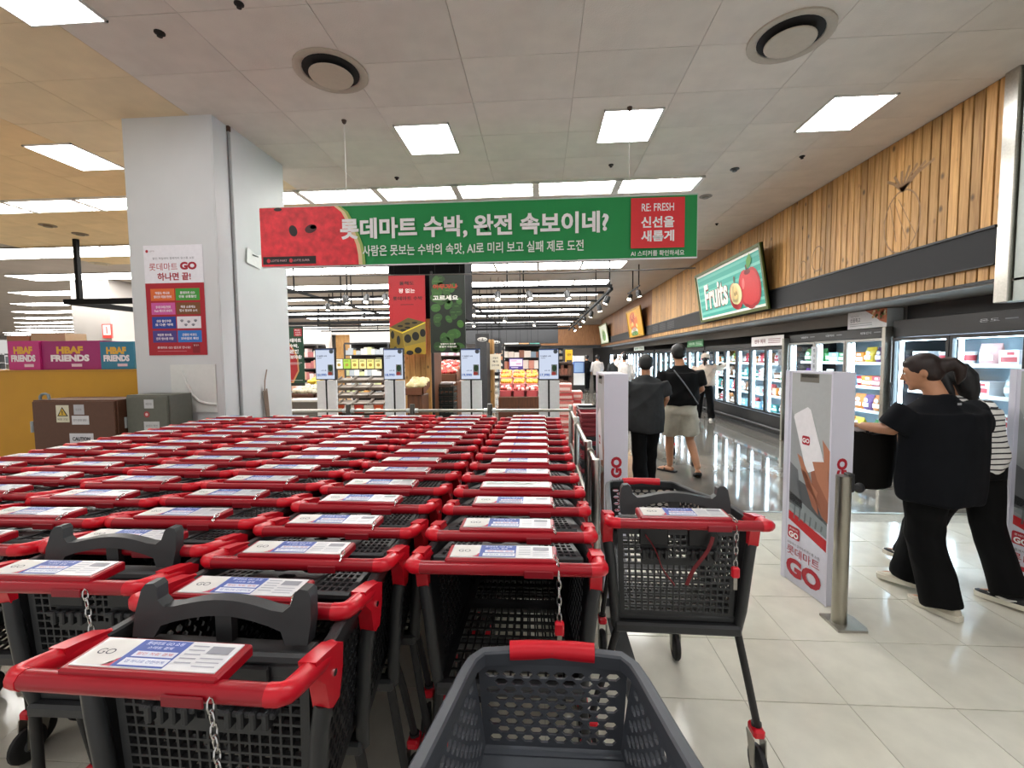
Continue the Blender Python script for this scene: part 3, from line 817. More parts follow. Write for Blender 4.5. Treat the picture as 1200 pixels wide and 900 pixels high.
def wheel():
    b = MB(); b.lathe([(0, -.017), (.05, -.016), (.06, -.013), (.066, -.006), (.066, .006), (.06, .013), (.05, .016), (0, .017)], rubber, 20, c=(0, -.022, .066), axis='x')
    b.lathe([(0, -.019), (.022, -.019), (.026, -.016), (.026, .016), (.022, .019), (0, .019)], C('#56585a'), 14, c=(0, -.022, .066), axis='x'); return b.mesh('wheel', 35)
m_['ll'], m_['lr'] = legs(.25, -1), legs(.25, 1)
m_['ll_w'], m_['lr_w'] = legs(.30, -1), legs(.30, 1)
m_['fl'], m_['fr'] = flegs(-1), flegs(1)
m_['collar'], m_['fork'], m_['wheel'] = collar(), fork(), wheel()
# red shoulder straps of the child seat
b = MB()
for (x0, z0), (x1, z1) in (((-.118, .93), (-.022, .755)), ((.11, .93), (.02, .755))):
    p = [Vector((x0 + (x1 - x0) * t + .006 * sin(t * 7), .104 - .008 * sin(t * PI), z0 + (z1 - z0) * t)) for t in [k / 8 for k in range(9)]]
    b.tube(p, .0075, C('#7d1f26', .6), n=6, ry=.3)
m_['straps'] = b.mesh('seat_strap', 50)
b = MB(); b.box(-.232, -.226, .30, .305, .62, .72, C('#e6e3df')); m_['side_label'] = b.mesh('side_sticker')

def make_cart(x, y, rz, label, group, gate='up', seat=False, level=2, blue=False, spread=False, dull=False, chain='short', z=0):
    t = thing('shopping_cart', label, 'cart', (x, y, z), rz, group)
    inst('handle_bar', m_['handle_bar'], t)
    inst('corner_bracket', m_['bl'], t); inst('corner_bracket', m_['br'], t)
    h = inst('card_holder', m_['holder'], t)
    c_ = inst('advert_card', m_['card_dull' if dull else 'card'], h)
    ch = inst('lock_chain', m_['chain_short' if chain == 'short' else 'chain_long'], t)
    if chain == 'both': inst('lock_chain', m_['chain_short'], t)
    if chain != 'short': inst('lock_key', m_['key'], ch)
    sfx = '_blue' if blue else ''
    inst('basket_rim', m_['rim' + sfx], t)
    inst('side_panel', m_['sl' + sfx], t); inst('side_panel', m_['sr' + sfx], t)
    inst('frame_post', m_['pl'], t); inst('frame_post', m_['pr'], t)
    inst('rear_gate', m_['gate_up' if gate == 'up' else 'gate'], t)
    if gate == 'gone': pass
    if seat:
        s_ = inst('child_seat', m_['seat'], t); inst('child_seat_back', m_['seat_back'], s_)
    if level >= 2:
        inst('front_panel', m_['front' + sfx], t); inst('basket_floor', m_['floor' + sfx], t)
        if blue: inst('basket_base', m_['liner'], t)
        inst('front_grip', m_['grip'], t); inst('cross_bar', m_['cross'], t)
    w_ = '_w' if spread else ''
    inst('rear_leg', m_['ll' + w_], t); inst('rear_leg', m_['lr' + w_], t)
    if level >= 2:
        inst('front_leg', m_['fl'], t); inst('front_leg', m_['fr'], t)
    sp = .30 if spread else .25
    spots = [(-sp, .17), (sp, .17)]
    if level >= 2: spots += [(-.185, .83), (.185, .83)]
    for sx_, sy_ in spots:
        k_ = inst('wheel_collar', m_['collar'], t, (sx_, sy_, 0))
        inst('wheel_fork', m_['fork'], k_); inst('wheel', m_['wheel'], k_)
    return t

COLS = [
    (-.095, 1.120, 3.887, 14),
    (-.665, .918, 3.90, 15),
    (-1.225, .980, 3.90, 15),
    (-1.765, 1.17, 3.90, 14),
    (-2.305, 1.45, 3.90, 13),
    (-2.840, 1.85, 3.89, 11),
]
CN = ['first', 'second', 'third', 'fourth', 'fifth', 'sixth']
for ci, (cx, ya, yb, n) in enumerate(COLS):
    ys = [ya + (yb - ya) * k / (n - 1) for k in range(n)]
    if ci == 1: ys = [.675] + ys
    for k, yy in enumerate(ys):
        lab = 'red-handled cart, %s from the front in the %s column from the steel rail' % (ORD[k], CN[ci])
        gate, seat, chain, rz, dx = 'up', False, 'short', random.uniform(-.006, .006), random.uniform(-.004, .004)
        if k == 0 and ci in (1, 2): gate, seat, chain = 'down', True, 'long'
        if k == 0 and ci == 0: chain = 'both'
        if k == 0 and ci == 1: rz, dx = radians(-1.6), -.007
        if ci == 1 and k == 1: rz, dx = radians(-1.5), -.013
        make_cart(cx + dx, yy + (random.uniform(-.008, .008) if k else 0), rz, lab, 'nested carts of the cart bay', gate, seat, 2 if k < 5 or k > n - 3 else 1, dull=(ci == 0 and k == 3), chain=chain)
lone = make_cart(.481, 1.447, radians(-1.3), 'single grey cart with red handle standing free beside the gate', None, 'down', True, 2, spread=True, chain='both')
inst('seat_strap', m_['straps'], lone, label='worn red seat straps')
cust = make_cart(.02, .135, 0.0, 'blue-grey empty cart with red front grip pushed by the photographer', None, 'down', False, 2, blue=True, spread=True)

# ================================================================== RAILS AND GATES
def post(x, y, h, r, label, plate=False, cat='post', mat=None, name='rail_post', group=None):
    t = thing(name, label, cat, (x, y, 0), group=group)
    MB().lathe([(0, 0.0), (r, 0.0), (r, h - .006), (r - .004, h), (0, h)], mat or steel, 16).build('tube', t, smooth=40)
    b = MB(); b.box(-.07, .16 if plate else .07, -.06, .06, 0.0, .012, steel_soft, ch=.004); b.build('base_plate', t)
    return t
sp_ = [(.325, 2.64, 'round steel rail post closest to the free-standing cart'), (.342, 3.22, 'second round steel rail post behind the free cart'), (.36, 4.5, 'third steel rail post along the right side of the carts'), (.375, 5.6, 'steel corner post where side and back rails meet')]
for i, (x, y, l) in enumerate(sp_): post(x, y, .95, .027, l, i == 0)
ts = thing('side_rail', 'long steel pipe rail along the right side of the cart bay', 'rail', (.345, 2.64, .88))
MB().tube([(.0, .03, 0), (.03, 2.93, 0)], .019, steel, n=10).build('pipe', ts, smooth=50)
MB().tube([(.0, .03, -.42), (.03, 2.93, -.42)], .016, steel, n=8).build('pipe', ts, smooth=50)
for y in (.05, .52, .62, 1.8, 1.92, 2.9):
    MB().tube([(.0 + .01 * y, y - .03, 0), (.0 + .01 * y, y + .03, 0)], .028, steel_soft, n=10).build('pipe_joint', ts, smooth=50)
xs = [P(333, 470, 5.6).x, P(408, 470, 5.6).x, P(483, 470, 5.6).x, P(574, 470, 5.6).x]
for i, x in enumerate(xs): post(x, 5.6, .97, .032, 'dark steel rail post behind the carts, %s from the white pillar' % ORD[i], mat=M('dark_steel_%d' % i, '#55534f', 0.35, 0.8), group='posts of the back rail')
tk = thing('back_rail', 'steel pipe rail behind the last row of carts', 'rail', (xs[0], 5.6, .885))
MB().tube([(0, 0, 0), (.36 - xs[0], 0, 0)], .02, steel, n=10).build('pipe', tk, smooth=50)
for x in xs:
    for s_ in (-.055, .055):
        MB().tube([(x - xs[0] + s_ - .02, 0, 0), (x - xs[0] + s_ + .02, 0, 0)], .03, C('#d8dcdb', .3), n=10).build('pipe_joint', tk, smooth=50)
MB().box(.385, .475, .9, 3.4, 0.0, .006, rubber).build('floor_strip', None, label='black rubber guide strip on the beige floor beside the carts', category='strip')

def pylon(x, y, label, rz, H=1.45, L=.40, Wd=.145):
    """gate cover: long printed face towards -x, narrow face towards -y"""
    t = thing('gate_pylon', label, 'gate', (x, y, 0), rz, 'advertising pylons of the entrance gates')
    b = MB(); b.box(0, Wd, 0, L, 0.0, H, pylon_white, ch=.003); b.build('cover', t)
    b = MB(); b.box(-.004, 0.004, -.003, .01, 0, H, pylon_white); b.box(-.004, .004, L - .03, L + .01, 0, H, pylon_white); b.build('edge', t)
    g = MB(); q = Print(g, (-.0015, L, H), (0, -1, 0), (0, 0, -1), .0007)
    # photo area: shop interior with hand holding a phone
    x0, x1 = .055, L - .005; y1 = 1.0
    w_ = x1 - x0
    q.rect(x0, 0.012, w_, y1, '#9ea2a4').up()
    q.poly([(x0, .012), (x1, .012), (x1, .70), (x0 + w_ * .45, .55), (x0, .25)], '#b4b7b7')
    q.poly([(x0, .62), (x0 + w_ * .22, .66), (x0 + w_ * .35, .92), (x0, .90)], '#6b6e72').poly([(x0, .82), (x0 + w_ * .36, .86), (x0 + w_ * .36, .91), (x0, .88)], '#26282b')
    q.poly([(x0 + w_ * .2, .72), (x1, .79), (x1, .95), (x0 + w_ * .3, .86)], '#55585b').poly([(x0 + w_ * .2, .86), (x1, .93), (x1, 1.03), (x0, .93)], '#8d979a').up()
    for k in range(6): q.poly([(x0 + w_ * (.15 + k * .14), .90 + k * .012), (x0 + w_ * (.19 + k * .14), .905 + k * .012), (x0 + w_ * (.17 + k * .14), 1.0), (x0 + w_ * (.13 + k * .14), 1.0)], '#6b7578')
    q.poly([(x0, .955), (x1, 1.04), (x1, 1.115), (x0, 1.015)], '#c3121f')
    q.poly([(x0, 1.015), (x1, 1.115), (x1, 1.42), (x0, 1.42)], '#dcdbe8')
    # slot at the top
    q.rect(x0 + w_ * .22, .015, w_ * .48, .055, '#6f6b62').rect(x0 + w_ * .25, .02, w_ * .42, .02, '#2e2b26').up()
    # hand and phone
    hand = '#b97a5c'; hd = '#9d6148'
    q.poly([(x0 + w_ * .55, .62), (x0 + w_ * .8, .50), (x1, .62), (x1, .93), (x0 + w_ * .85, .90), (x0 + w_ * .62, .78)], hd)
    q.poly([(x0 + w_ * .82, .42), (x1, .48), (x1, .64), (x0 + w_ * .9, .6)], hand).up()
    q.poly([(x0 + w_ * .10, .29), (x0 + w_ * .44, .23), (x0 + w_ * .52, .245), (x0 + w_ * .88, .56), (x0 + w_ * .86, .59), (x0 + w_ * .5, .655), (x0 + w_ * .42, .63), (x0 + w_ * .08, .31)], '#f2eff2').up()
    q.rrect(x0 + w_ * .32, .42, w_ * .2, .058, .012, '#b3162c')
    q.poly([(x0 + w_ * .2, .55), (x0 + w_ * .32, .565), (x0 + w_ * .6, .72), (x0 + w_ * .75, .76), (x0 + w_ * .7, .82), (x0 + w_ * .45, .74)], hand)
    q.poly([(x0 + w_ * .3, .64), (x0 + w_ * .45, .66), (x0 + w_ * .72, .80), (x0 + w_ * .78, .9), (x0 + w_ * .62, .86)], hd)
    q.poly([(x0 + w_ * .6, .575), (x0 + w_ * .95, .55), (x1, .70), (x1, .80), (x0 + w_ * .72, .68)], hand).up()
    q.text('GO', x0 + w_ * .42, .45, .03, '#ffffff', bold=.03)
    # lower text block
    q.rrect(x0 + w_ * .0, 1.055, w_ * .33, .085, .014, '#b3162c').up()
    q.text('GO', x0 + w_ * .165, 1.112, .04, '#ffffff', w=w_ * .26, bold=.04).text('롯데마트', x0 + w_ * .165, 1.076, .014, '#ffffff', w=w_ * .24, bold=0)
    q.text('어플에서 결제까지 원스톱 쇼핑', x0 + w_ * .42, 1.175, .018, '#4a4a52', w=w_ * .84, bold=0)
    q.text('롯데마트', x0 + w_ * .42, 1.225, .062, '#b3162c', w=w_ * .86, bold=.0)
    q.text('GO', x0 + w_ * .44, 1.335, .125, '#b3162c', w=w_ * .92, bold=.05)
    g.build('poster', t)
    g = MB(); q = Print(g, (0, -.0005, H), (1, 0, 0), (0, 0, -1), .0007)
    q.text('롯데마트', Wd * .5, .775, .062, '#b3162c', w=.225, bold=0, rot=-PI / 2)
    q.text('GO', Wd * .5, .59, .068, '#b3162c', w=.135, bold=.06, rot=-PI / 2)
    g.build('side_lettering', t)
    return t
pylon(.40, 2.80, 'white gate pylon with red lettering left of the walking couple', 0.0)
pylon(1.752, 2.775, 'white gate pylon with phone photo left of the woman in black tee', radians(8))
pylon(3.12, 2.72, 'white gate pylon cut off by the right edge of the photo', radians(4))
gp = thing('gate_post', 'brushed steel flat post on a rounded floor plate before the middle gate pylon', 'post', (1.715, 2.60, 0))
MB().lathe([(0, .012), (.038, .012), (.038, .87), (0, .872)], M('steel_post', '#a8a498', .3, 1.0, noise=.03, scale=8), 20).build('tube', gp, smooth=40)
MB().box(.012, .046, -.024, .024, .78, .885, black_metal, ch=.004).build('cap', gp)
MB().prism([(-.06, -.09), (.10, -.09), (.115, -.06), (.115, .05), (.10, .08), (-.06, .08)], 'z', 0.0, .014, steel_soft).build('base_plate', gp)
b = MB(); b.tube([(.03, 0, .80), (.075, 0, .80)], .018, black_metal, n=8); b.ell((.085, 0, .80), (.03, .02, .03), black_metal); b.build('latch', gp, smooth=50)

# ---- shopping hand baskets stacked behind the left pylon
bm_ = {}
for nm, col in (('red', '#8a2430'), ('dark', '#23252a')):
    b = MB(); m0 = C(col, .5)
    b.box(-.15, .15, -.2, .2, 0, .02, m0); b.box(-.165, .165, -.215, -.2, 0.02, .05, m0); b.box(-.165, .165, .2, .215, .02, .05, m0); b.box(-.165, -.15, -.2, .2, .02, .05, m0); b.box(.15, .165, -.2, .2, .02, .05, m0)
    b.box(-.172, .172, -.222, -.2, .042, .052, m0)
    bm_[nm] = b.mesh('hand_basket')
for s_i, (x, y, who) in enumerate(((.62, 5.3, 'first'), (.64, 5.80, 'second'))):
    for k in range(17):
        nm = 'red' if (k > 11 or k % 3 == 1) and s_i == 0 else ('dark' if s_i else ('red' if k % 4 == 0 else 'dark'))
        inst('hand_basket', bm_[nm], None, (x, y, 0.0 + k * .0535), label='%s plastic hand basket, %s from the floor in the %s stack behind the rail' % ({'red': 'dull red', 'dark': 'black'}[nm], ORD[k], who), category='basket', group='stacked hand baskets')

# ================================================================== LEFT SIDE
# poster on the white pillar
a = P(167, 288, 4.13); d = P(242, 415, 4.13)
PW, PH = .60, 1.06
px0 = a.x + .004
tp = thing('wall_poster', 'red and white poster with eight colour boxes on the white pillar', 'poster', (px0, 4.134, a.z - PH))
MB().box(0, PW, -.003, 0, 0, PH, C('#eceaf0', .4)).build('sheet', tp)
b = MB(); q = Print(b, (0, -.003, PH), (1, 0, 0), (0, 0, -1), .0008)
q.rect(0, .362, PW, PH - .362, '#ad1426')
q.ell(.035, .055, .014, .014, '#b3162c').text('LOTTE', .085, .055, .012, '#7a5560', bold=0)
q.text('할인 적립부터 결제까지 원스톱 쇼핑', .30, .125, .022, '#5d5c66', w=.42, bold=0)
q.text('롯데마트', .195, .205, .07, '#b3162c', w=.29, bold=0).text('GO', .45, .20, .075, '#a5142a', w=.17, bold=.06)
q.text('하나면 끝!', .30, .30, .075, '#a5142a', w=.34, bold=.03).up()
tiles = [('#dd6a2c', '적립도 하나로', '엘포인트 적립을 한번에'), ('#3f9a35', '롯데마트 GO', '전용 상품할인'), ('#cf5aa0', '영수증 모바일 한번에', 'Push 메시지 보내기'), ('#7b4a22', '매장 쇼핑에는', '행사 정보와 소식'), ('#1f3f9a', '모든 할인쿠폰', '또 다른 혜택'), ('#e9e4ea', '', ''), ('#4a3a86', '복잡한 영수증,', '전자 영수증 저장'), ('#2a74c6', '간편한 바코드', '모바일로 확인')]
for k, (cc, t1, t2) in enumerate(tiles):
    x, y = .05 + (k % 2) * .256, .415 + (k // 2) * .135
    q.k = 2; q.rect(x, y, .245, .115, cc); q.k = 3
    if t1:
        q.text(t1, x + .122, y + .042, .026, '#f2eaf0', w=.15, bold=.025).text(t2, x + .122, y + .078, .026, '#f2eaf0', w=.18, bold=.025)
    else:
        for (ex, ey) in ((.05, .04), (.12, .05), (.19, .04), (.09, .08), (.165, .08)):
            q.ell(x + ex, y + ey, .018, .012, '#9a97a2').rect(x + ex - .006, y + ey, .012, .014, '#55545e')
q.k = 2
q.text('롯데마트 GO 앱으로 만나요!', .26, .985, .024, '#f4e3e6', w=.34, bold=.015).rect(.09, 1.018, .30, .004, '#d98a94')
q.rrect(.452, .94, .075, .10, .008, '#8a0f1e'); q.k = 3; q.text('앱 설치', .49, .965, .016, '#f0dfe2', bold=0)
b.build('print', tp)
a = P(296, 300, 4.9)
b = MB(); b.prism([(-.12, -.07), (.10, -.10), (.15, -.03), (.12, .06), (.04, .04), (-.1, .09)], 'x', -.004, .004, C('#f1f1f0')); b.box(-.006, .004, -.03, .07, .02, .035, C('#222222'))
b.build('torn_label', None, loc=(-3.045, 4.62, a.z - .09), label='torn white paper label sticking out of the white pillar by the banner', category='label')
b = MB(); b.tube([(-3.04, 4.75, 1.45), (-3.035, 4.7, 1.33), (-3.03, 4.68, 1.22)], .006, M('cable_brown', '#8d7465', 0.6), n=6)
for k in range(4): b.tube([(-3.035, 4.67 + k * .018, 1.22 + .02 * (k % 2)), (-3.03, 4.69 + k * .016, 1.0), (-3.03, 4.71 + k * .012, .82)], .008, M('cable_beige', '#8f7c6d', 0.6), n=6)
b.build('cable_bundle', None, smooth=50, label='bundled brown cable hanging on the side of the white pillar', category='cable')

# yellow counter, snack boxes
yel = M('yellow_panel', '#c9920c', 0.45, noise=0.04, scale=4)
ty = thing('yellow_counter', 'tall mustard yellow counter wall left of the white pillar', 'counter', (-5.4, 4.36, 0))
MB().box(-2.2, 1.37, 0, .7, 0, 1.47, yel, ch=.006).build('panel', ty)
MB().box(-2.2, 1.375, -.008, .71, 1.455, 1.475, M('yellow_trim', '#b98308', 0.4)).build('top_edge', ty)
def snackbox(x0, x1, y0, y1, z0, h, cols, label, name='snack_box'):
    t = thing(name, label, 'box', (x0, y0, z0))
    b = MB(); b.box(0, x1 - x0, 0, y1 - y0, 0, h, C(cols[0], .45)); b.build('carton', t)
    g = MB(); q = Print(g, (0, 0, h), (1, 0, 0), (0, 0, -1), .001)
    w_ = x1 - x0
    if len(cols) > 2: q.rect(0, 0, w_, h, cols[2]); q.up()
    q.text('HBAF', w_ * .48, h * .32, h * .26, '#e8b13a', w=min(w_ * .6, h * 1.0), bold=.06); q.up()
    q.text('FRIENDS', w_ * .48, h * .60, h * .24, '#f6ecf0', w=min(w_ * .78, h * 1.45), bold=.06)
    q.rect(w_ * .5, h * .80, min(.12, w_ * .3), h * .1, '#e9c9d5')
    g.build('print', t)
    return t
z0 = 1.476
a1, a2, a3, a4, a5 = P(10, 420, 4.42).x, P(47, 420, 4.42).x, P(88, 420, 4.42).x, P(117, 420, 4.42).x, P(156, 420, 4.42).x
snackbox(a1, a2 - .004, 4.42, 4.72, z0, .31, ['#c9307f'], 'pink snack carton at the left end of the yellow counter')
snackbox(a2, a4 - .01, 4.44, 4.74, z0, .305, ['#a3246c'], 'long magenta snack carton on the middle of the yellow counter')
snackbox(a4, a5 + .0, 4.43, 4.73, z0, .29, ['#2f7c9a'], 'teal blue snack carton next to the white pillar')
b = MB(); b.box(P(14, 400, 5.0).x, P(40, 400, 5.0).x, 4.95, 5.2, 1.3, 1.87, C('#9a6a4c')); b.build('cardboard_box', None, label='small brown carton behind the pink snack carton', category='box')
b = MB(); b.box(P(42, 400, 5.0).x, P(82, 400, 5.0).x, 4.95, 5.2, 1.3, 1.90, C('#b39b7c')); b.build('cardboard_box', None, label='long tan carton behind the magenta snack carton', category='box')
# a stand under those two cartons
MB().box(P(4, 400, 5.0).x, P(150, 400, 5.0).x, 4.92, 5.3, 0, 1.3, C('#a8a39c')).build('shelf_unit', None, label='grey low shelf unit behind the yellow counter', category='shelf')
# electric cabinets
def cabinet(x0, x1, y0, y1, h, mat, label, brown):
    t = thing('electric_cabinet', label, 'cabinet', (x0, y0, 0))
    w_ = x1 - x0
    MB().box(0, w_, .02, y1 - y0, 0, h, mat, ch=.004).build('body', t)
    dd = MB().box(.012, w_ - .012, 0, .02, .03, h - .012, mat, ch=.005).build('door', t)
    g = MB(); q = Print(g, (0, 0, h), (1, 0, 0), (0, 0, -1), .001)
    if brown:
        q.rect(w_ * .30, .045, .125, .155, '#d8d3bb').rect(w_ * .51, .04, .10, .09, '#b9b8bd').rect(w_ * .48, .14, .165, .08, '#d4d3d6').rect(w_ * .44, .30, .23, .24, '#d5d4d9'); q.up()
        q.poly([(w_ * .30 + .062, .06), (w_ * .30 + .115, .145), (w_ * .30 + .01, .145)], '#2b261c'); q.up()
        q.poly([(w_ * .30 + .062, .075), (w_ * .30 + .10, .138), (w_ * .30 + .024, .138)], '#d9b23c'); q.up()
        q.text('!', w_ * .30 + .062, .112, .04, '#2b261c', bold=.05).text('위험 고압', w_ * .30 + .062, .172, .018, '#4a4438', w=.1, bold=0)
        q.text('점검표', w_ * .51 + .05, .085, .02, '#77767c', bold=0).text('전기 안전 담당', w_ * .48 + .08, .18, .02, '#77767c', w=.13, bold=0)
        q.text('CAUTION', w_ * .44 + .115, .35, .035, '#33333a', w=.17, bold=.03).text('전기 주의', w_ * .44 + .115, .40, .03, '#33333a', w=.13, bold=.01).poly([(w_ * .44 + .115, .44), (w_ * .44 + .15, .5), (w_ * .44 + .08, .5)], '#33333a')
    else:
        q.rect(w_ * .45, .04, .09, .08, '#c3c6c6').rect(w_ * .42, .24, .15, .075, '#c8cac9').rect(w_ * .45, .37, .11, .11, '#d3cfb6'); q.up()
        q.text('배전반', w_ * .45 + .045, .08, .02, '#66686a', bold=0).text('담당자 확인', w_ * .42 + .075, .278, .02, '#66686a', w=.11, bold=0).ell(w_ * .5, .175, .028, .028, '#a83a3a')
        q.poly([(w_ * .45 + .055, .385), (w_ * .45 + .1, .46), (w_ * .45 + .01, .46)], '#2b261c'); q.up()
        q.ell(w_ * .5, .175, .014, .014, '#e2b9b9').poly([(w_ * .45 + .055, .4), (w_ * .45 + .088, .455), (w_ * .45 + .022, .455)], '#d9a83c')
    g.build('stickers', t)
    hb = MB()
    for xx in ((.16, .30) if brown else (.12,)):
        hb.tube([(xx, -.03, h - .52), (xx, -.03, h - .44)], .016, steel_soft if brown else black_metal, n=8); hb.box(xx - .02, xx + .02, -.02, 0, h - .53, h - .43, black_metal)
    hb.build('handle', dd, smooth=50)
    hg = MB()
    for zz in (h * .3, h * .8): hg.tube([(-.008, .01, zz - .05), (-.008, .01, zz + .05)], .014, C('#9aa0a0'), n=8)
    hg.build('hinge', t, smooth=50)
    if brown:
        MB().tube([(.04, .05, h), (.04, .05, h + .03), (.06, .05, h + .05), (.09, .05, h + .055), (.12, .05, h + .045), (.13, .05, h)], .012, C('#7f8a8c'), n=8).build('lifting_eye', t, smooth=50)
    return t
cabinet(-4.60, -3.785, 3.70, 4.06, 1.215, M('cabinet_brown', '#5b3a28', 0.5, noise=0.06), 'brown electric cabinet with warning stickers in front of the yellow counter', True)
cabinet(-3.775, -3.36, 3.78, 4.06, 1.25, M('cabinet_grey_green', '#62645a', 0.5, noise=0.05), 'grey-green electric cabinet against the white pillar', False)

# ================================================================== FREEZERS ALONG THE RIGHT WALL
FX = 4.42
cab_in = M('freezer_inside', '#bcd2e0', 0.5, noise=0.02)
cab_black = M('freezer_black', '#1a1b1d', 0.4, noise=0.06)
alu = M('door_aluminium', '#9b9a96', 0.35, 0.8, noise=0.04)
shelf_m = M('freezer_shelf', '#d5dde2', 0.4)
strip_m = C('#f0f2f4', .4)
def freezer(name, label, Y0, Y1, nd, ztop, zd1, zd0, dframe, detail=True, inner=None, toplight=False):
    t = thing(name, label, 'freezer', (FX, Y0, 0), group='glass-door freezers along the wall')
    L = Y1 - Y0
    b = MB()
    b.box(.03, .82, 0, L, 0, zd0 - .03, cab_black); b.box(0, .82, 0, L, zd1, ztop, cab_black, ch=.004)
    b.box(.03, .82, 0, .03, zd0 - .03, zd1, cab_black); b.box(.03, .82, L - .03, L, zd0 - .03, zd1, cab_black)
    b.build('cabinet', t)
    b = MB(); b.box(.78, .80, .03, L - .03, zd0 - .03, zd1, inner or cab_in); b.box(.08, .78, .03, L - .03, zd0 - .03, zd0 - .01, inner or cab_in); b.build('liner', t)
    b = MB(); b.box(-.03, .03, 0, L, 0, .07, M('kick_dark', '#2b2c2d', .5)); b.tube([(-.035, 0, .16), (-.035, L, .16)], .022, C('#3c3d3e', .4), n=8); b.build('bumper', t)
    dw = (L - .04) / nd
    nsh = 4
    zs = [zd0 + .0 + (zd1 - zd0) * k / nsh for k in range(nsh)]
    for k, z in enumerate(zs[1:]):
        b = MB(); b.box(.19, .78, .03, L - .03, z - .015, z, shelf_m); b.box(.18, .19, .03, L - .03, z - .03, z + .012, strip_m); b.build('shelf', t)
    fw_ = .035
    for d in range(nd):
        ya, yb = .02 + d * dw + .006, .02 + (d + 1) * dw - .006
        b = MB()
        b.box(-.02, .025, ya, ya + fw_, zd0, zd1 - .01, dframe); b.box(-.02, .025, yb - fw_, yb, zd0, zd1 - .01, dframe)
        b.box(-.02, .025, ya + fw_, yb - fw_, zd0, zd0 + fw_, dframe); b.box(-.02, .025, ya + fw_, yb - fw_, zd1 - .01 - fw_, zd1 - .01, dframe)
        do = b.build('door', t)
        if detail:
            MB().box(-.004, .004, ya + fw_, yb - fw_, zd0 + fw_, zd1 - .01 - fw_, glass_m).build('pane', do)
            b = MB(); b.box(-.06, -.04, yb - .05, yb - .03, zd0 + .35, zd0 + .75, cab_black, ch=.004); b.box(-.05, -.02, yb - .046, yb - .034, zd0 + .38, zd0 + .41, cab_black); b.box(-.05, -.02, yb - .046, yb - .034, zd0 + .69, zd0 + .72, cab_black); b.build('handle', do)
        # lamp on the mullion, lights the goods
        b = MB(); b.box(.035, .055, yb - .085, yb - .045, zd0 + .05, zd1 - .06, led_em); b.build('light_strip', t)
    if toplight:
        b = MB(); b.box(.05, .08, .06, L - .06, zd1 - .05, zd1 - .03, led_em); b.build('light_strip', t)
    return t, zs, dw
fa, zsa, dwa = freezer('display_freezer', 'tall black two-door freezer behind the two walking women', 4.30, 5.90, 2, 1.97, 1.76, .45, cab_black, toplight=True)
fb, zsb, dwb = freezer('display_freezer', 'three-door freezer with silver door frames full of colourful bags', 5.99, 8.22, 3, 1.90, 1.77, .42, alu)
fc, zsc, dwc = freezer('display_freezer', 'black six-door freezer under the white Korean product sign', 8.36, 12.30, 6, 1.80, 1.70, .42, cab_black)
fd, zsd, dwd = freezer('display_freezer', 'black eight-door freezer behind the woman in the cream hoodie', 12.36, 17.6, 8, 1.80, 1.70, .42, cab_black)
fe, zse, dwe = freezer('display_freezer', 'long black freezer farther down the aisle behind the walking man', 17.7, 23.5, 9, 1.80, 1.70, .42, cab_black, detail=False)
ff, zsf, dwf = freezer('display_freezer', 'last black freezer at the far end of the aisle', 23.6, 28.8, 8, 1.80, 1.70, .42, cab_black, detail=False)
fg, zsg, dwg = freezer('display_freezer', 'black freezer partly hidden behind the gate pylon at the right edge', 2.70, 4.18, 2, 1.97, 1.76, .45, cab_black)
# steel end posts between the freezers
for (y, h, l) in ((4.24, 2.0, 'steel end post right of the two-door freezer'), (5.945, 1.9, 'steel end post between two-door and three-door freezers'), (8.29, 1.85, 'steel end post between three-door and six-door freezers')):
    b = MB(); b.box(4.34, 4.44, y - .03, y + .03, 0, h, steel_soft, ch=.004); b.box(4.44, 5.2, y - .02, y + .02, 0, h, cab_black); b.build('end_post', None, label=l, category='post')
# header lettering on freezers
def header_text(t, Y0, L, z, words_):
    b = MB(); q = Print(b, (-.001, L, z), (0, -1, 0), (0, 0, -1), .001)
    for (fy, w_) in words_:
        q.text(w_, fy, .0, .032, '#c9ccd0', w=.2, bold=.0).rect(fy + .15, -.008, .12, .012, '#7f8286')
    b.build('lettering', t)
header_text(fb, 5.99, 2.23, 1.84, ((.45, '냉동만두'), (1.1, '냉동피자'), (1.85, '냉동간식')))
header_text(fa, 4.3, 1.6, 1.88, ((1.2, '온도'),))
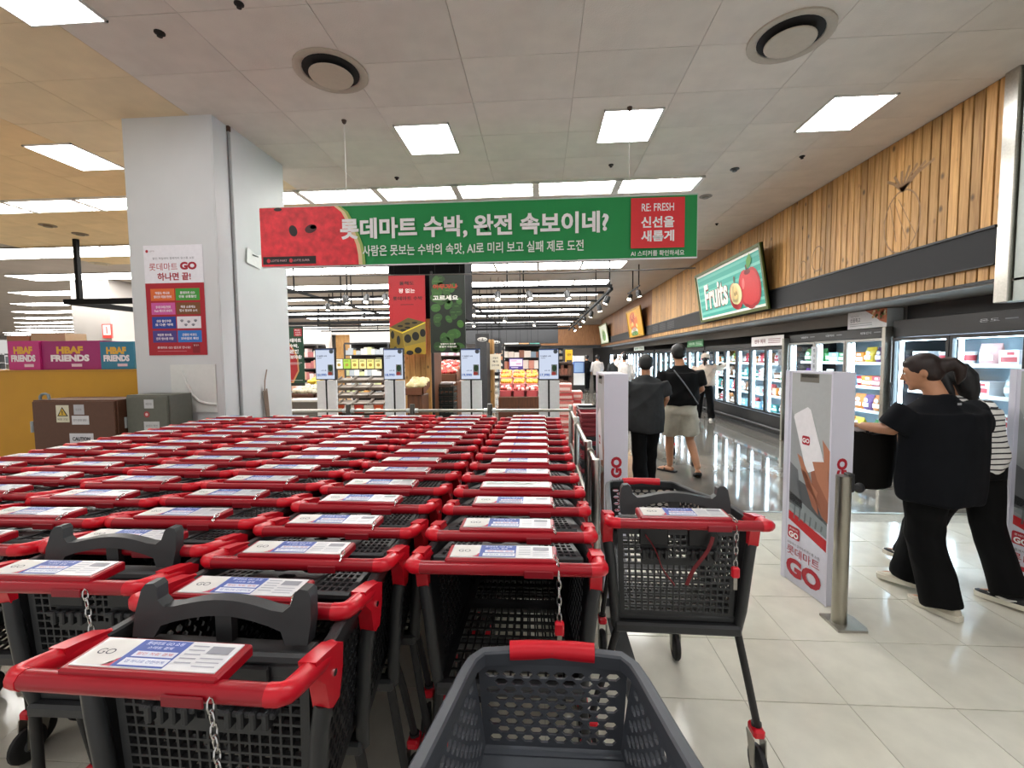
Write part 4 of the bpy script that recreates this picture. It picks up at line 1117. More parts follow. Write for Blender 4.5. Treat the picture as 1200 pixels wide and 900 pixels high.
# goods
pcol = {'white': '#e6e6ea', 'yellow': '#d7b528', 'orange': '#cf7a2c', 'red': '#b5283c', 'purple': '#5d3378', 'blue': '#3b6fa8', 'light blue': '#8fc0da', 'green': '#3f8a4a', 'teal': '#2f8c8c', 'brown': '#7a4b2c', 'pink': '#dba7a4', 'black': '#26282c', 'silver': '#aab2b8'}
gmesh = {}
def goods(kind, colour):
    k = (kind, colour)
    if k in gmesh: return gmesh[k]
    b = MB(); m0 = C(pcol[colour], .35); acc = C('#f0eee8', .4) if colour != 'white' else C('#b23a44', .4)
    if kind == 'bag':
        rings = []
        for z, rx, ry in ((0, .045, .085), (.02, .06, .10), (.09, .065, .105), (.17, .05, .10), (.205, .012, .098), (.22, .006, .10)):
            rings.append([(rx * cos(2 * PI * j / 10) * (1 if abs(cos(2 * PI * j / 10)) > .5 else .9), ry * max(-1, min(1, 1.25 * sin(2 * PI * j / 10))), z) for j in range(10)])
        b.loft(rings, m0); b.box(-.068, -.060, -.06, .06, .045, .10, acc); b.ell((-.06, 0, .14), (.012, .045, .03), acc, 8, 4)
    elif kind == 'box':
        b.box(-.08, .08, -.10, .10, 0, .15, m0, ch=.003); b.box(-.082, -.08, -.08, .08, .03, .08, acc); b.box(-.082, -.08, -.05, .02, .10, .13, acc)
    else:
        b.lathe([(0, 0), (.06, 0), (.072, .12), (.076, .125), (.076, .14), (0, .142)], m0, 12); b.lathe([(.066, .04), (.07, .1)], acc, 12)
    gmesh[k] = b.mesh('frozen_' + kind, 40)
    return gmesh[k]
def stock(Y0, zs, dw, nd, per, pal, fname, grp, step=1):
    for d in range(nd):
        for s_i, z in enumerate(zs):
            for p in range(per):
                colr = random.choice(pal); kind = random.choice(('bag', 'bag', 'box', 'tub'))
                yy = Y0 + .02 + d * dw + dw * (p + .5) / per
                nm = {'bag': 'frozen food bag', 'box': 'frozen food box', 'tub': 'ice cream tub'}[kind]
                o = inst({'bag': 'frozen_food_bag', 'box': 'frozen_food_box', 'tub': 'ice_cream_tub'}[kind], goods(kind, colr), None, (FX + .29 + random.uniform(-.005, .02), yy, z + (.001 if s_i else -.009)), random.uniform(-.15, .15),
                         label='%s %s, %s on %s shelf, %s door, %s' % (colr, nm, ORD[p], ('bottom', 'second', 'third', 'top')[s_i], ORD[d], fname), category='food', group=grp)
stock(4.30, zsa, dwa, 2, 3, ['white', 'pink', 'white', 'silver', 'pink'], 'two-door freezer', 'goods in the two-door freezer')
stock(5.99, zsb, dwb, 3, 4, ['yellow', 'orange', 'red', 'purple', 'teal', 'green', 'white', 'light blue', 'white'], 'silver-framed freezer', 'goods in the three-door freezer')
stock(8.36, zsc, dwc, 6, 3, ['white', 'light blue', 'brown', 'red', 'silver', 'green', 'teal', 'white', 'orange'], 'six-door freezer', 'goods in the six-door freezer')
stock(12.36, zsd, dwd, 8, 2, ['white', 'light blue', 'silver', 'teal', 'white'], 'eight-door freezer', 'goods in the eight-door freezer')
for t, zs, L in ((fe, zse, 5.8), (ff, zsf, 5.2), (fd, zsd, 5.2)):
    b = MB()
    for z in zs:
        y = .1
        while y < L - .2:
            w_ = random.uniform(.12, .3); h_ = random.uniform(.1, .22)
            b.box(.45 if t is fd else .22, .6, y, y + w_, z, z + h_, C(pcol[random.choice(['white', 'light blue', 'silver', 'teal', 'white', 'blue'])], .35)); y += w_ + .03
    b.build('goods_mass', t, kind='stuff')
# signs above and on the freezers
t = thing('product_sign', 'white box sign with Korean text and a food picture on the three-door freezer', 'sign', (4.40, 5.98, 1.905))
MB().box(0, .2, 0, .72, 0, .235, C('#c4c9cb', .5), ch=.003).build('body', t)
b = MB(); q = Print(b, (-.001, .72, .235), (0, -1, 0), (0, 0, -1), .001)
q.rect(0, 0, .72, .235, '#ecebee').up()
q.text('상품특고', .15, .115, .06, '#5a5a60', w=.2, bold=.01).text('맛있는 건강 간편식', .14, .06, .022, '#77777c', w=.16, bold=0)
for k in range(2): q.rect(.05, .165 + k * .025, .42, .008, '#a0a0a6')
q.poly([(.34, 0), (.72, 0), (.72, .19), (.6, .15), (.5, .08)], '#c9704a').up()
for k in range(22): q.ell(.46 + random.random() * .24, .012 + random.random() * .11, .022, .018, random.choice(['#8f3f22', '#e2b77a', '#b25a2e', '#6f8a3a', '#d98a5a', '#f0d9b0']), 9)
b.build('print', t)
def flatsign(x, y0, y1, z0, z1, col, txt, tcol, label, w=None):
    t = thing('product_sign', label, 'sign', (x, y0, z0))
    L, H = y1 - y0, z1 - z0
    MB().box(0, .015, 0, L, 0, H, C(col, .45), ch=.002).build('board', t)
    b = MB(); q = Print(b, (-.001, L, H), (0, -1, 0), (0, 0, -1), .001)
    q.text(txt, L * .3, H * .5, H * .42, tcol, w=L * .36, bold=.03)
    for k in range(3): q.rect(L * .56, H * (.3 + .18 * k), L * .36, H * .06, tcol)
    b.build('print', t)
flatsign(4.37, 8.33, 9.55, 1.73, 1.92, '#e6e1e2', '만두 피자', '#7a3a40', 'white Korean product sign on the near end of the six-door freezer')
flatsign(4.37, 12.3, 13.6, 1.80, 1.99, '#2f7a45', '아이스크림', '#bfe0c6', 'green Korean sign on top of the eight-door freezer')
flatsign(4.37, 19.2, 21.2, 1.8, 1.98, '#cfd9d2', '냉동식품', '#5f8a6c', 'pale green sign farther down the freezer row')
flatsign(4.385, 7.46, 7.60, 1.42, 1.70, '#b9bdc2', '', '#4a4c52', 'small grey vertical notice on the far door of the silver-framed freezer') if 0 else None
b = MB(); b.box(4.385, 4.39, 7.36, 7.52, 1.30, 1.68, C('#b4b8be', .4)); q = Print(b, (4.385, 7.52, 1.68), (0, -1, 0), (0, 0, -1), .001)
for k, ch_ in enumerate('행사상품'): q.text(ch_, .08, .06 + k * .085, .055, '#43454b', bold=.02)
b.build('door_notice', None, label='grey vertical Korean notice stuck on a silver-framed freezer door', category='notice')
b = MB(); b.box(4.385, 4.39, 8.40, 8.52, 1.36, 1.64, C('#8b8f96', .4)); q = Print(b, (4.385, 8.52, 1.64), (0, -1, 0), (0, 0, -1), .001)
for k, ch_ in enumerate('행사'): q.text(ch_, .06, .06 + k * .1, .055, '#33353b', bold=.02)
b.build('door_notice', None, label='dark grey notice stuck on the nearest six-door freezer door', category='notice')

# ================================================================== TILTED WALL SIGNS
def wallsign(name, y0, y1, label, paint, frame_col, z0=2.33, z1=3.42, xb=3.83, xt=3.66):
    t = thing(name, label, 'sign', (xb, y0, z0))
    L = y1 - y0
    d = Vector((xt - xb, 0, z1 - z0)); H = d.length; d.normalize(); n = Vector((-d.z, 0, d.x))
    def fr(a, b_, c_, e, mat, th=.05):
        """panel from (a,c) to (b,e) in (y, height) plus thickness"""
        m = MB()
        vs = []
        for k in (0, th):
            for (yy, hh) in ((a, c_), (b_, c_), (b_, e), (a, e)):
                p = d * hh + Vector((0, yy, 0)) + n * k; vs.append(p)
        m.add(vs, [(0, 1, 2, 3), (7, 6, 5, 4), (0, 4, 5, 1), (1, 5, 6, 2), (2, 6, 7, 3), (3, 7, 4, 0)], mat)
        return m
    bw_ = .055
    fr(0, L, 0, H, C(frame_col, .5), .03).build('back_board', t)
    for a, b_, c_, e in ((0, L, 0, bw_), (0, L, H - bw_, H), (0, bw_, bw_, H - bw_), (L - bw_, L, bw_, H - bw_)):
        fr(a, b_, c_, e, C(frame_col, .5), .06).build('frame', t)
    fr(bw_, L - bw_, bw_, H - bw_, C('#eef0e8', .5), .036).build('panel', t)
    g = MB(); q = Print(g, d * H + Vector((0, L, 0)) + n * .037, (0, -1, 0), -d, .0015)
    paint(q, L, H); g.build('picture', t)
    for yy in (.3, L - .3):
        MB().box(.0, .07, yy - .02, yy + .02, .03, .08, black_metal).build('bracket', t)
def fruits(q, L, H):
    m = .10
    q.rect(m, m, L - 2 * m, H - 2 * m, '#2fa899').up()
    for k in range(6):
        y = m + .03 + k * .15; q.poly([(m, y), (L - m, y - .0), (L - m, y + .05), (m, y + .06)], '#6fc9bb' if k % 2 else '#57bdae')
    q.up()
    q.text('Fruits', L * .33, H * .53, .56, '#5a3a2a', w=1.24, bold=.06, shear=.14); q.up()
    q.text('Fruits', L * .327, H * .52, .54, '#f6f3e6', w=1.20, bold=.028, shear=.14); q.up()
    ax, ay = L * .815, H * .60
    q.ell(ax - .13, ay, .28, .34, '#b3121c').ell(ax + .15, ay, .27, .34, '#b3121c').ell(ax, ay + .08, .28, .30, '#b3121c'); q.up()
    q.ell(ax - .13, ay - .02, .24, .30, '#d1222a').ell(ax + .14, ay, .22, .29, '#cb1e27').k += 1; q.ell(ax, ay + .06, .24, .26, '#cf2029'); q.up()
    q.ell(ax - .2, ay - .10, .05, .10, '#e8686a', rot=.3).ell(ax, ay - .28, .12, .045, '#7d1016')
    q.poly([(ax - .03, ay - .26), (ax + .02, ay - .26), (ax + .0, ay - .42), (ax - .05, ay - .40)], '#5b3a22')
    q.poly([(ax, ay - .34), (ax + .02, ay - .48), (ax + .16, ay - .58), (ax + .22, ay - .46), (ax + .12, ay - .36)], '#4f9a38').up()
    hx, hy = L * .645, H * .68
    q.ell(hx, hy, .27, .25, '#b3121c').ell(hx - .08, hy - .02, .22, .25, '#b3121c').up()
    q.ell(hx - .0, hy - .05, .23, .20, '#f3e2a8').ell(hx - .07, hy - .06, .18, .20, '#f3e2a8').up()
    q.ell(hx - .02, hy - .06, .09, .12, '#e2c67e').up(); q.ell(hx - .05, hy - .05, .02, .04, '#5b3a22').ell(hx + .02, hy - .06, .02, .04, '#5b3a22')
    q.poly([(hx - .04, hy - .28), (hx, hy - .28), (hx + .03, hy - .38), (hx - .02, hy - .38)], '#5b3a22')
def veg(q, L, H):
    q.rect(.06, .06, L - .12, H - .12, '#dca51e').up()
    for k in range(5): q.rect(L * .72 + k * .11, .06, .05, H - .12, '#c98a1a')
    q.ell(L * .42, H * .45, .75, .38, '#cf6a2a').ell(L * .42, H * .8, .6, .16, '#e9ecdf').ell(L * .42, H * .88, .62, .1, '#4f9a38').up()
    for k in range(14): q.ell(L * .42 + random.uniform(-.55, .55), H * .42 + random.uniform(-.22, .25), .12, .09, random.choice(['#8f3f22', '#e6b25a', '#b9442a', '#f0d08a']), 8)
def fish(q, L, H):
    q.rect(.06, .06, L - .12, H - .12, '#e4e8dc').up()
    q.ell(L * .5, H * .6, .7, .3, '#7fa86a').ell(L * .45, H * .4, .6, .18, '#c9d6b0')
wallsign('fruit_sign', 7.68, 10.78, 'tilted green-framed sign reading Fruits with apples on the pine wall', fruits, '#4f5a1e')
wallsign('produce_sign', 16.6, 19.2, 'tilted yellow sign with a food picture farther along the pine wall', veg, '#b98a1c')
wallsign('produce_sign', 25.0, 28.0, 'tilted pale green sign at the far end of the pine wall', fish, '#8f9a76')

# ================================================================== TRACK LIGHTING
rail_m = M('track_black', '#0b0b0c', 0.7, noise=0.05); rail_m.node_tree.nodes['Principled BSDF'].inputs['Specular IOR Level'].default_value = .15
def trackrail(p0, p1, label, s=.05, hw=.013, hang=None):
    p0, p1 = Vector(p0), Vector(p1)
    t = thing('track_rail', label, 'rail', p0, group='black lighting rails under the shop ceiling')
    d = p1 - p0
    b = MB()
    if abs(d.x) > abs(d.y): b.box(0, d.x, -s / 2, s / 2, -s, 0, rail_m) if d.x > 0 else b.box(d.x, 0, -s / 2, s / 2, -s, 0, rail_m)
    else: b.box(-s / 2, s / 2, 0, d.y, -s, 0, rail_m)
    b.build('beam', t)
    n = max(2, int(d.length / 2.6) + 1)
    for f in (hang if hang is not None else [(k + .12) / n for k in range(n)]):
        q = d * f
        MB().box(q.x - hw, q.x + hw, q.y - hw, q.y + hw, 0, CEIL - p0.z - .002, rail_m).build('hanger', t)
    return t
ZR = 3.06
ry_ = [9.5, 10.7, 12.0, 13.9, 14.8, 15.6, 17.4, 18.4, 19.4, 21.6, 22.8, 24.0]
for k, y in enumerate(ry_):
    xl = -8.5 - k * .8
    trackrail((xl, y, ZR + (.03 if k % 2 else 0)), (1.5, y, ZR + (.03 if k % 2 else 0)), 'black cross rail of the lighting grid, %s behind the banner' % ORD[k], .055)
trackrail((1.5, 9.55, ZR - .05), (1.5, 24, ZR - .05), 'long black rail with spotlights running beside the freezer aisle', .06)
trackrail((-2.0, 9.6, ZR + .08), (-2.0, 24, ZR + .08), 'long black rail crossing the lighting grid above the fruit island', .05)
trackrail((-5.6, 9.6, ZR + .08), (-5.6, 24, ZR + .08), 'long black rail crossing the lighting grid near the white pillar', .05)
trackrail((2.5, 11.5, 3.35), (2.5, 13.0, 3.35), 'short black spotlight rail under the ceiling by the pine wall', .03)
a = P(77, 351, 8.0)
trackrail((a.x, 8.0, a.z), (a.x + 2.4, 8.0, a.z), 'black angled rail hanging left of the white pillar', .10, .035, [.12, .95])
trackrail((a.x + .05, 8.05, a.z - .0), (a.x + .05, 10.6, a.z - .0), 'second arm of the black rail left of the white pillar', .10, .02, [.97])
spot_em = EM('spot_lens', '#fff1d6', 14.0)
sb = MB(); sb.lathe([(0, 0), (.05, 0), (.065, -.05), (.068, -.17), (.06, -.175), (0, -.17)], black_metal, 12); sbm = sb.mesh('head', 40)
sl = MB().lathe([(0, -.172), (.052, -.172), (.05, -.178), (0, -.178)], spot_em, 12).mesh('lens')
sa = MB(); sa.box(-.008, .008, -.008, .008, -.0, .07, black_metal); sam = sa.mesh('arm')
spots = [(1.5, 10.0), (1.5, 11.6), (1.5, 13.2), (1.5, 15.2), (1.5, 17.5), (1.5, 20.5), (.55, 9.5), (-.25, 9.5), (-.9, 9.5), (-3.35, 9.5), (-3.75, 9.5), (-4.25, 9.5), (-2.0, 11.2), (-2.0, 13.4), (-5.6, 11.5), (-5.6, 14), (2.5, 11.7), (2.5, 12.6), (-1.2, 15.6), (-2.6, 17.4), (-.2, 17.4), (-3.6, 13.9)]
for i, (x, y) in enumerate(spots):
    z = ZR - .18 if x == 1.5 else (ZR - .125 if y == 9.5 else (3.25 if x > 2 else (ZR - .04 if x in (-2.0, -5.6) else ZR - .125 + (.03 if ry_.index(y) % 2 else 0))))
    where = 'beside the freezer aisle' if x == 1.5 else ('on the first cross rail' if y == 9.5 else ('on the short rail by the pine wall' if x > 2 else 'deeper in the lighting grid'))
    t = thing('track_spotlight', 'black track spotlight %s, %s in line' % (where, ORD[i]), 'spotlight', (x, y, z), group='track spotlights')
    inst('arm', sam, t); h = inst('head', sbm, t); h.rotation_euler = (random.uniform(-.6, .1), random.uniform(-.5, .5), 0)
    l_ = inst('lens', sl, h)
b = MB(); b.tube([P(335, 324, 8.0), P(660, 320, 8.0), P(815, 314, 8.0)], .012, M('cable_dark', '#4a4542', .6), n=5); b.build('ceiling_conduit', None, label='thin dark conduit hanging under the ceiling behind the banner', category='pipe')

# ================================================================== PRICE STANDS AND SHOP FRONT
screen_em = EM('screen_glow', '#ccd6ea', .56)
prices = ['20,990', '18,990', '19,990', '17,990']
for i, (cxp, pr_) in enumerate(((381, prices[0]), (461, prices[1]), (551.5, prices[2]), (643, prices[3]))):
    Y = 6.2
    a = P(cxp - 12.3, 408, Y); d = P(cxp + 12.3, 445, Y)
    cx, w_, zt_, zb_ = (a.x + d.x) / 2, d.x - a.x, a.z, d.z
    t = thing('price_stand', 'white stand with digital price screen showing a melon, %s from the pillar' % ORD[i], 'sign', (cx, Y, 0), group='price stands behind the carts')
    fr_ = MB().box(-w_ / 2, w_ / 2, 0, .05, zb_, zt_, black_metal, ch=.005).build('screen_frame', t)
    sc_ = MB().box(-w_ / 2 + .012, w_ / 2 - .012, -.003, 0, zb_ + .012, zt_ - .012, screen_em).build('screen', fr_)
    g = MB(); W2, H2 = w_ - .024, zt_ - zb_ - .024
    q = Print(g, (-w_ / 2 + .012, -.003, zt_ - .012), (1, 0, 0), (0, 0, -1), .001)
    q.rect(0, 0, W2, H2 * .04, '#4a5f96').ell(W2 * .86, H2 * .09, W2 * .12, H2 * .07, '#5a5f68').text('더 달콤한 수박', W2 * .34, H2 * .24, .022, '#2a2d38', w=W2 * .55, bold=.02).rect(W2 * .08, H2 * .30, W2 * .25, .006, '#6a6d78')
    q.text('수박 1통', W2 * .42, H2 * .72, .02, '#2a2d38', w=W2 * .28, bold=.01).text(pr_, W2 * .30, H2 * .87, .042, '#2b5fc2', w=W2 * .52, bold=.03)
    q.rect(W2 * .64, H2 * .52, W2 * .3, H2 * .36, '#8d8f90').up(); q.ell(W2 * .79, H2 * .64, W2 * .12, H2 * .11, '#2f4f32').ell(W2 * .76, H2 * .82, W2 * .12, H2 * .06, '#c24a44')
    g.build('screen_print', fr_)
    for s_ in (-1, 1):
        xa, xb = (-w_ / 2 + .004, -.012) if s_ < 0 else (.012, w_ / 2 + .004)
        MB().box(xa, xb, .01, .045, .03, zb_ - .01, white_print, ch=.004).build('panel', t)
    MB().box(-.012, .012, .012, .04, .03, zb_ + .1, black_metal).build('pole', t)
    MB().box(-w_ / 2 - .02, w_ / 2 + .02, -.1, .16, 0, .03, black_metal, ch=.005).build('base_plate', t)

def slab_print(name, label, cat, px0, px1, py0, py1, Y, col, paint=None, th=.02, rough=.5, extra=None, hang=None):
    a, d = P(px0, py0, Y), P(px1, py1, Y)
    t = thing(name, label, cat, (a.x, Y, d.z))
    w_, h_ = d.x - a.x, a.z - d.z
    MB().box(0, w_, 0, th, 0, h_, C(col, rough) if isinstance(col, str) else col).build('board', t)
    if paint:
        g = MB(); q = Print(g, (0, 0, h_), (1, 0, 0), (0, 0, -1), .0015); paint(q, w_, h_); g.build('print', t)
    if extra: extra(t, w_, h_)
    if hang == 'up':
        for f in (.15, .85): MB().box(w_ * f - .006, w_ * f + .006, th * .3, th * .3 + .012, h_, CEIL - d.z - .002, rail_m).build('hanger', t)
    if hang == 'down': MB().box(w_ * .5 - .02, w_ * .5 + .02, th, th + .03, -d.z, h_ * .5, rail_m).build('pole', t)
    return t
def p_melon(q, w, h):
    q.rect(0, 0, w, h, '#1d4a33').up()
    q.poly([(0, h * .16), (w * .35, h * .3), (w * .7, h * .5), (w * .72, h * .75), (w * .4, h * .95), (0, h)], '#d9a06a').up()
    q.poly([(0, h * .19), (w * .3, h * .32), (w * .63, h * .52), (w * .65, h * .74), (w * .35, h * .92), (0, h * .97)], '#b5262c').up()
    q.rect(w * .52, h * .02, w * .42, h * .13, '#c02a34').rect(0, h * .95, w, h * .05, '#1d2a22').up()
    for k, s_ in enumerate(('RE:', '신선을', '새롭게')): q.text(s_, w * .73, h * (.045 + k * .04), h * .025, '#f3dfe0', w=w * .3, bold=.02)
    for k, s_ in enumerate(('롯데마트', '수박,', '완전', '속보이네?')): q.text(s_, w * .5, h * (.22 + k * .095), h * .07, '#ffffff', w=w * (.8 if k in (0, 3) else .48), bold=.04)
    q.rect(w * .1, h * .60, w * .8, h * .008, '#e9d9d9').rect(w * .1, h * .625, w * .7, h * .006, '#e9d9d9').rect(w * .2, h * .90, w * .7, h * .008, '#cfd9d2')
def ex_melon(t, w, h):
    z = t.location.z
    MB().box(-.035, -.02, 0, .02, -z + .02, h + .02, black_metal).build('pole', t)
    MB().box(-.035, w, 0, .015, h, h + .015, black_metal).build('top_bar', t)
    MB().box(-.15, .15, -.15, .2, -z, -z + .02, black_metal).build('base_plate', t)
slab_print('standing_banner', 'narrow dark green and red melon banner on a black pole beside the white pillar', 'banner', 333, 357.5, 384, 452, 5.9, '#1d4a33', p_melon, .006, extra=ex_melon)
def p_red(q, w, h):
    q.text('올해도', w * .5, h * .10, h * .05, '#1c1214', w=w * .4, bold=.02).text('꽝 없는', w * .5, h * .195, h * .055, '#f6efee', w=w * .45, bold=.014).text('롯데마트 수박', w * .52, h * .29, h * .05, '#1c1214', w=w * .82, bold=.02).rect(w * .32, h * .365, w * .36, h * .008, '#4a1418').up()
    q.poly([(0, h * .66), (w * .52, h * .54), (w, h * .60), (w, h), (0, h)], '#a98b2a')
    q.poly([(0, h * .66), (w * .35, h * .72), (w * .42, h), (0, h)], '#a98b2a').up(); q.poly([(0, h * .66), (w * .35, h * .72), (w * .42, h), (0, h)], '#7f6a20').up()
    q.poly([(0, h * .655), (w * .52, h * .535), (w, h * .595), (w * .35, h * .725)], '#5f5026').poly([(w * .35, h * .725), (w, h * .60), (w, h * .84), (w * .42, h * .9)], '#8a7a38').up()
    q.poly([(w * .34, h * .72), (w, h * .59), (w, h * .605), (w * .35, h * .735)], '#e6cf3a').poly([(0, h * .65), (w * .35, h * .715), (w * .35, h * .735), (0, h * .67)], '#c9ac30')
    for ex, ey, a_, b_ in ((.5, .80, .1, .055), (.72, .77, .1, .055), (.92, .73, .08, .05), (.78, .95, .1, .04), (.55, .98, .1, .03), (.08, .75, .05, .05), (.24, .82, .05, .06), (.15, .95, .06, .05)): q.ell(w * ex, h * ey, w * a_, h * b_, '#16140e')
    for ex, ey in ((.3, .64), (.5, .61), (.7, .60), (.5, .66), (.38, .69)): q.ell(w * ex, h * ey, w * .08, h * .014, '#1c190f')
slab_print('hanging_poster', 'red hanging poster with a golden spotted cube', 'poster', 455, 499.5, 323, 415, 8.0, '#b3202a', p_red, .02, hang='up')
def p_green(q, w, h):
    random.seed(4)
    for k in range(46):
        cx_, cy_ = random.uniform(.14, .86), random.uniform(.05, .95)
        if .64 < cy_ < .72 or (.44 < cy_ < .5 and cx_ < .4): continue
        q.k = 1 + k % 9 * .5
        q.ell(w * cx_, h * cy_, w * random.uniform(.10, .16), w * random.uniform(.08, .15), random.choice(['#33542a', '#3d662f', '#2b4724', '#47722f', '#3a5f2c']), 14, random.uniform(0, 3))
        q.k += .25; q.rect(w * cx_ - w * .06, h * cy_, w * .12, h * .004, '#5d8c46')
    q.k = 8
    q.text('아무거나', w * .45, h * .165, h * .065, '#b0402a', w=w * .7, bold=.05).text('고르세요', w * .45, h * .305, h * .065, '#f3f1ea', w=w * .72, bold=.04)
    q.text('달콤하지 않으면', w * .5, h * .89, h * .022, '#f3f1ea', w=w * .42, bold=.03).text('환불해 드립니다', w * .5, h * .925, h * .022, '#f3f1ea', w=w * .5, bold=.03)
slab_print('hanging_poster', 'dark green hanging poster with leafy vegetables beside the red one', 'poster', 503, 546, 321, 413, 8.0, '#1c241c', p_green, .02, hang='up')
coldark = M('column_dark', '#141416', .95); coldark.node_tree.nodes['Principled BSDF'].inputs['Specular IOR Level'].default_value = .1
# timber clad column behind the posters
a, d = P(474, 400, 8.35), P(505, 400, 8.35)
tcol = MB().box(a.x, d.x, 8.35, 9.2, 0, 2.3, brown_wood).build('column', kind='structure', label='pine clad column under the red poster')
for k in range(5):
    w_ = (d.x - a.x) / 5
    MB().box(a.x + k * w_ + .004, a.x + (k + 1) * w_ - .004, 8.32, 8.35, 0.0, 2.3, pine).build('plank', tcol)
a, d = P(455, 315, 8.4), P(546, 400, 8.4)
MB().box(a.x, d.x, 8.4, 9.3, 2.3, CEIL, coldark).build('column', kind='structure', label='dark upper column behind the red and green posters')
a = P(507, 400, 8.1); MB().box(a.x - .02, a.x + .02, 8.08, 8.12, 0, P(507, 318, 8.1).z, black_metal).build('display_pole', None, label='thin black pole between the red and green posters', category='pole')

# ================================================================== PRODUCE DEPARTMENT
def tray(name, label, px0, px1, py0, py1, Y, dep, slope, col, fruit, nx, ny, r, group=None, cat='tray', zfloor=None, fcols=None):
    """open box with a sloping heap of fruit; px/py give its front and top"""
    a, d = P(px0, py0, Y), P(px1, py1, Y)
    w_, h_ = d.x - a.x, a.z - d.z
    t = thing(name, label, cat, (a.x, Y, d.z), group=group)
    b = MB(); m0 = C(col, .6)
    def zt(y): return slope * y / dep
    h0 = h_ - slope
    for xa, xb, ya, yb in ((0, w_, 0, .02), (0, w_, dep - .02, dep), (0, .02, 0, dep), (w_ - .02, w_, 0, dep)):
        vs = [(xa, ya, zt(ya)), (xb, ya, zt(ya)), (xb, yb, zt(yb)), (xa, yb, zt(yb)), (xa, ya, h0 + zt(ya)), (xb, ya, h0 + zt(ya)), (xb, yb, h0 + zt(yb)), (xa, yb, h0 + zt(yb))]
        b.add(vs, [(3, 2, 1, 0), (4, 5, 6, 7), (0, 1, 5, 4), (1, 2, 6, 5), (2, 3, 7, 6), (3, 0, 4, 7)], m0)
    b.add([(0, 0, .01), (w_, 0, .01), (w_, dep, slope + .01), (0, dep, slope + .01)], [(0, 1, 2, 3)], m0)
    b.build('crate_body', t)
    f = MB()
    for i in range(nx):
        for j in range(ny):
            x, y = (i + .5) / nx * (w_ - .05) + .025, (j + .5) / ny * (dep - .05) + .025
            f.ell((x + random.uniform(-.01, .01), y, h0 + zt(y) + r * .2 + random.uniform(0, r * .4)), (r, r, r * .9), C(random.choice(fcols or [fruit]), .45), 7, 5)
    f.build('fruit', t, smooth=60, kind='stuff')
    return t
random.seed(21)
# island of fruit cartons: three columns, four sloping rows
isl = thing('fruit_island', 'brown wooden island stand under pink and yellow fruit cartons', 'stand', (P(584, 470, 9.3).x, 9.3, 0))
iw = P(632, 470, 9.3).x - P(584, 470, 9.3).x
b = MB(); b.box(0, iw, 0, 2.2, 0, P(600, 465, 9.3).z, brown_wood, ch=.01); b.build('base', isl)
MB().box(iw * .02, iw * .98, -.015, 0, .06, .5, M('island_front', '#5a3320', .5)).build('front_board', isl)
MB().box(iw * .495, iw * .505, -.02, 0, .05, .55, black_metal).build('joint_strip', isl)
for r_i, (py0, py1, Y, cols, fr) in enumerate(((455, 466, 9.35, '#c9575a', ['#c23a3a', '#e8d2c8', '#b5473a']), (447, 456, 9.9, '#d98a86', ['#e8b430', '#e0a62a']), (440, 450, 10.4, '#dba7a0', ['#e6a23a', '#e8c23a', '#d98a3a']), (436, 443, 10.9, '#e2b3a8', ['#d9663a', '#e8b430']))):
    for c_i in range(3):
        x0 = 585.5 + c_i * 15.3
        tray('fruit_carton', '%s fruit carton in the %s column of the %s row on the island stand' % (('red', 'pink', 'salmon', 'pale pink')[r_i], ORD[c_i], ORD[r_i]), x0, x0 + 14.3, py0, py1, Y, .42, .05, cols, None, 5, 3, .045, 'fruit cartons on the island', 'carton', fcols=fr)
        # supporting step under the upper rows
    if r_i:
        a, d = P(585.5, py1, Y), P(631, py1, Y)
        MB().box(a.x - isl.location.x, d.x - isl.location.x, Y - 9.3, Y - 9.3 + .5, .3, a.z - .005, brown_wood).build('step', isl)
# red fruit on a slanted table and black crates
for k, (px0, px1, py0, py1, Y) in enumerate(((511, 535, 431, 447, 10.2), (514, 536, 424, 432, 10.8))):
    tray('fruit_bin', ('lower', 'upper')[k] + ' slanted bin of red fruit behind the black crates', px0, px1, py0, py1, Y, .5, .15, '#6d4630', None, 6, 4, .05, 'bins of red fruit', 'bin', fcols=['#d8443a', '#c9322f', '#e8d6cc', '#e06a52'])
bb = P(509, 447, 10.2); MB().box(bb.x - .05, bb.x + .55, 10.15, 11.3, 0, bb.z - .02, brown_wood).build('display_table', None, label='dark wooden table under the slanted red fruit bins', category='table')
cr = MB(); crm = M('crate_black_green', '#222a28', .5)
CW = .19
cr.box(-CW, CW, 0, .4, 0, .015, crm)
for xa, xb, ya, yb in ((-CW, CW, 0, .02), (-CW, CW, .38, .4), (-CW, -CW + .02, 0, .4), (CW - .02, CW, 0, .4)):
    cr.box(xa, xb, ya, yb, 0, .05, crm); cr.box(xa, xb, ya, yb, .10, .15, crm); cr.box(xa, xb, ya, yb, .17, .19, crm)
for xx in (-.175, -.09, 0, .09, .175): cr.box(xx - .015, xx + .015, 0, .015, 0, .19, crm)
crme = cr.mesh('crate')
ax = (P(508.5, 460, 8.9).x + P(530, 460, 8.9).x) / 2 + .02
for k in range(5): inst('crate', crme, None, (ax + random.uniform(-.008, .008), 8.9, k * .195), label='black plastic crate, %s from the floor, beside the pine column' % ORD[k], category='crate', group='stacked black crates')
b = MB(); b.box(-.18, .14, 0, .3, 0, .05, C('#4b3f36')); b.box(-.08, .18, .03, .3, .05, .085, C('#d9cfd0')); b.build('folded_boxes', None, loc=(ax, 8.92, .975), label='flattened cartons lying on the black crate stack', category='carton')
u_ = P(514, 432, 10.8); MB().box(u_.x, P(536, 432, 10.8).x, 10.8, 11.25, bb.z - .02, u_.z - .003, brown_wood).build('riser', None, label='wooden riser lifting the upper red fruit bin', category='stand')
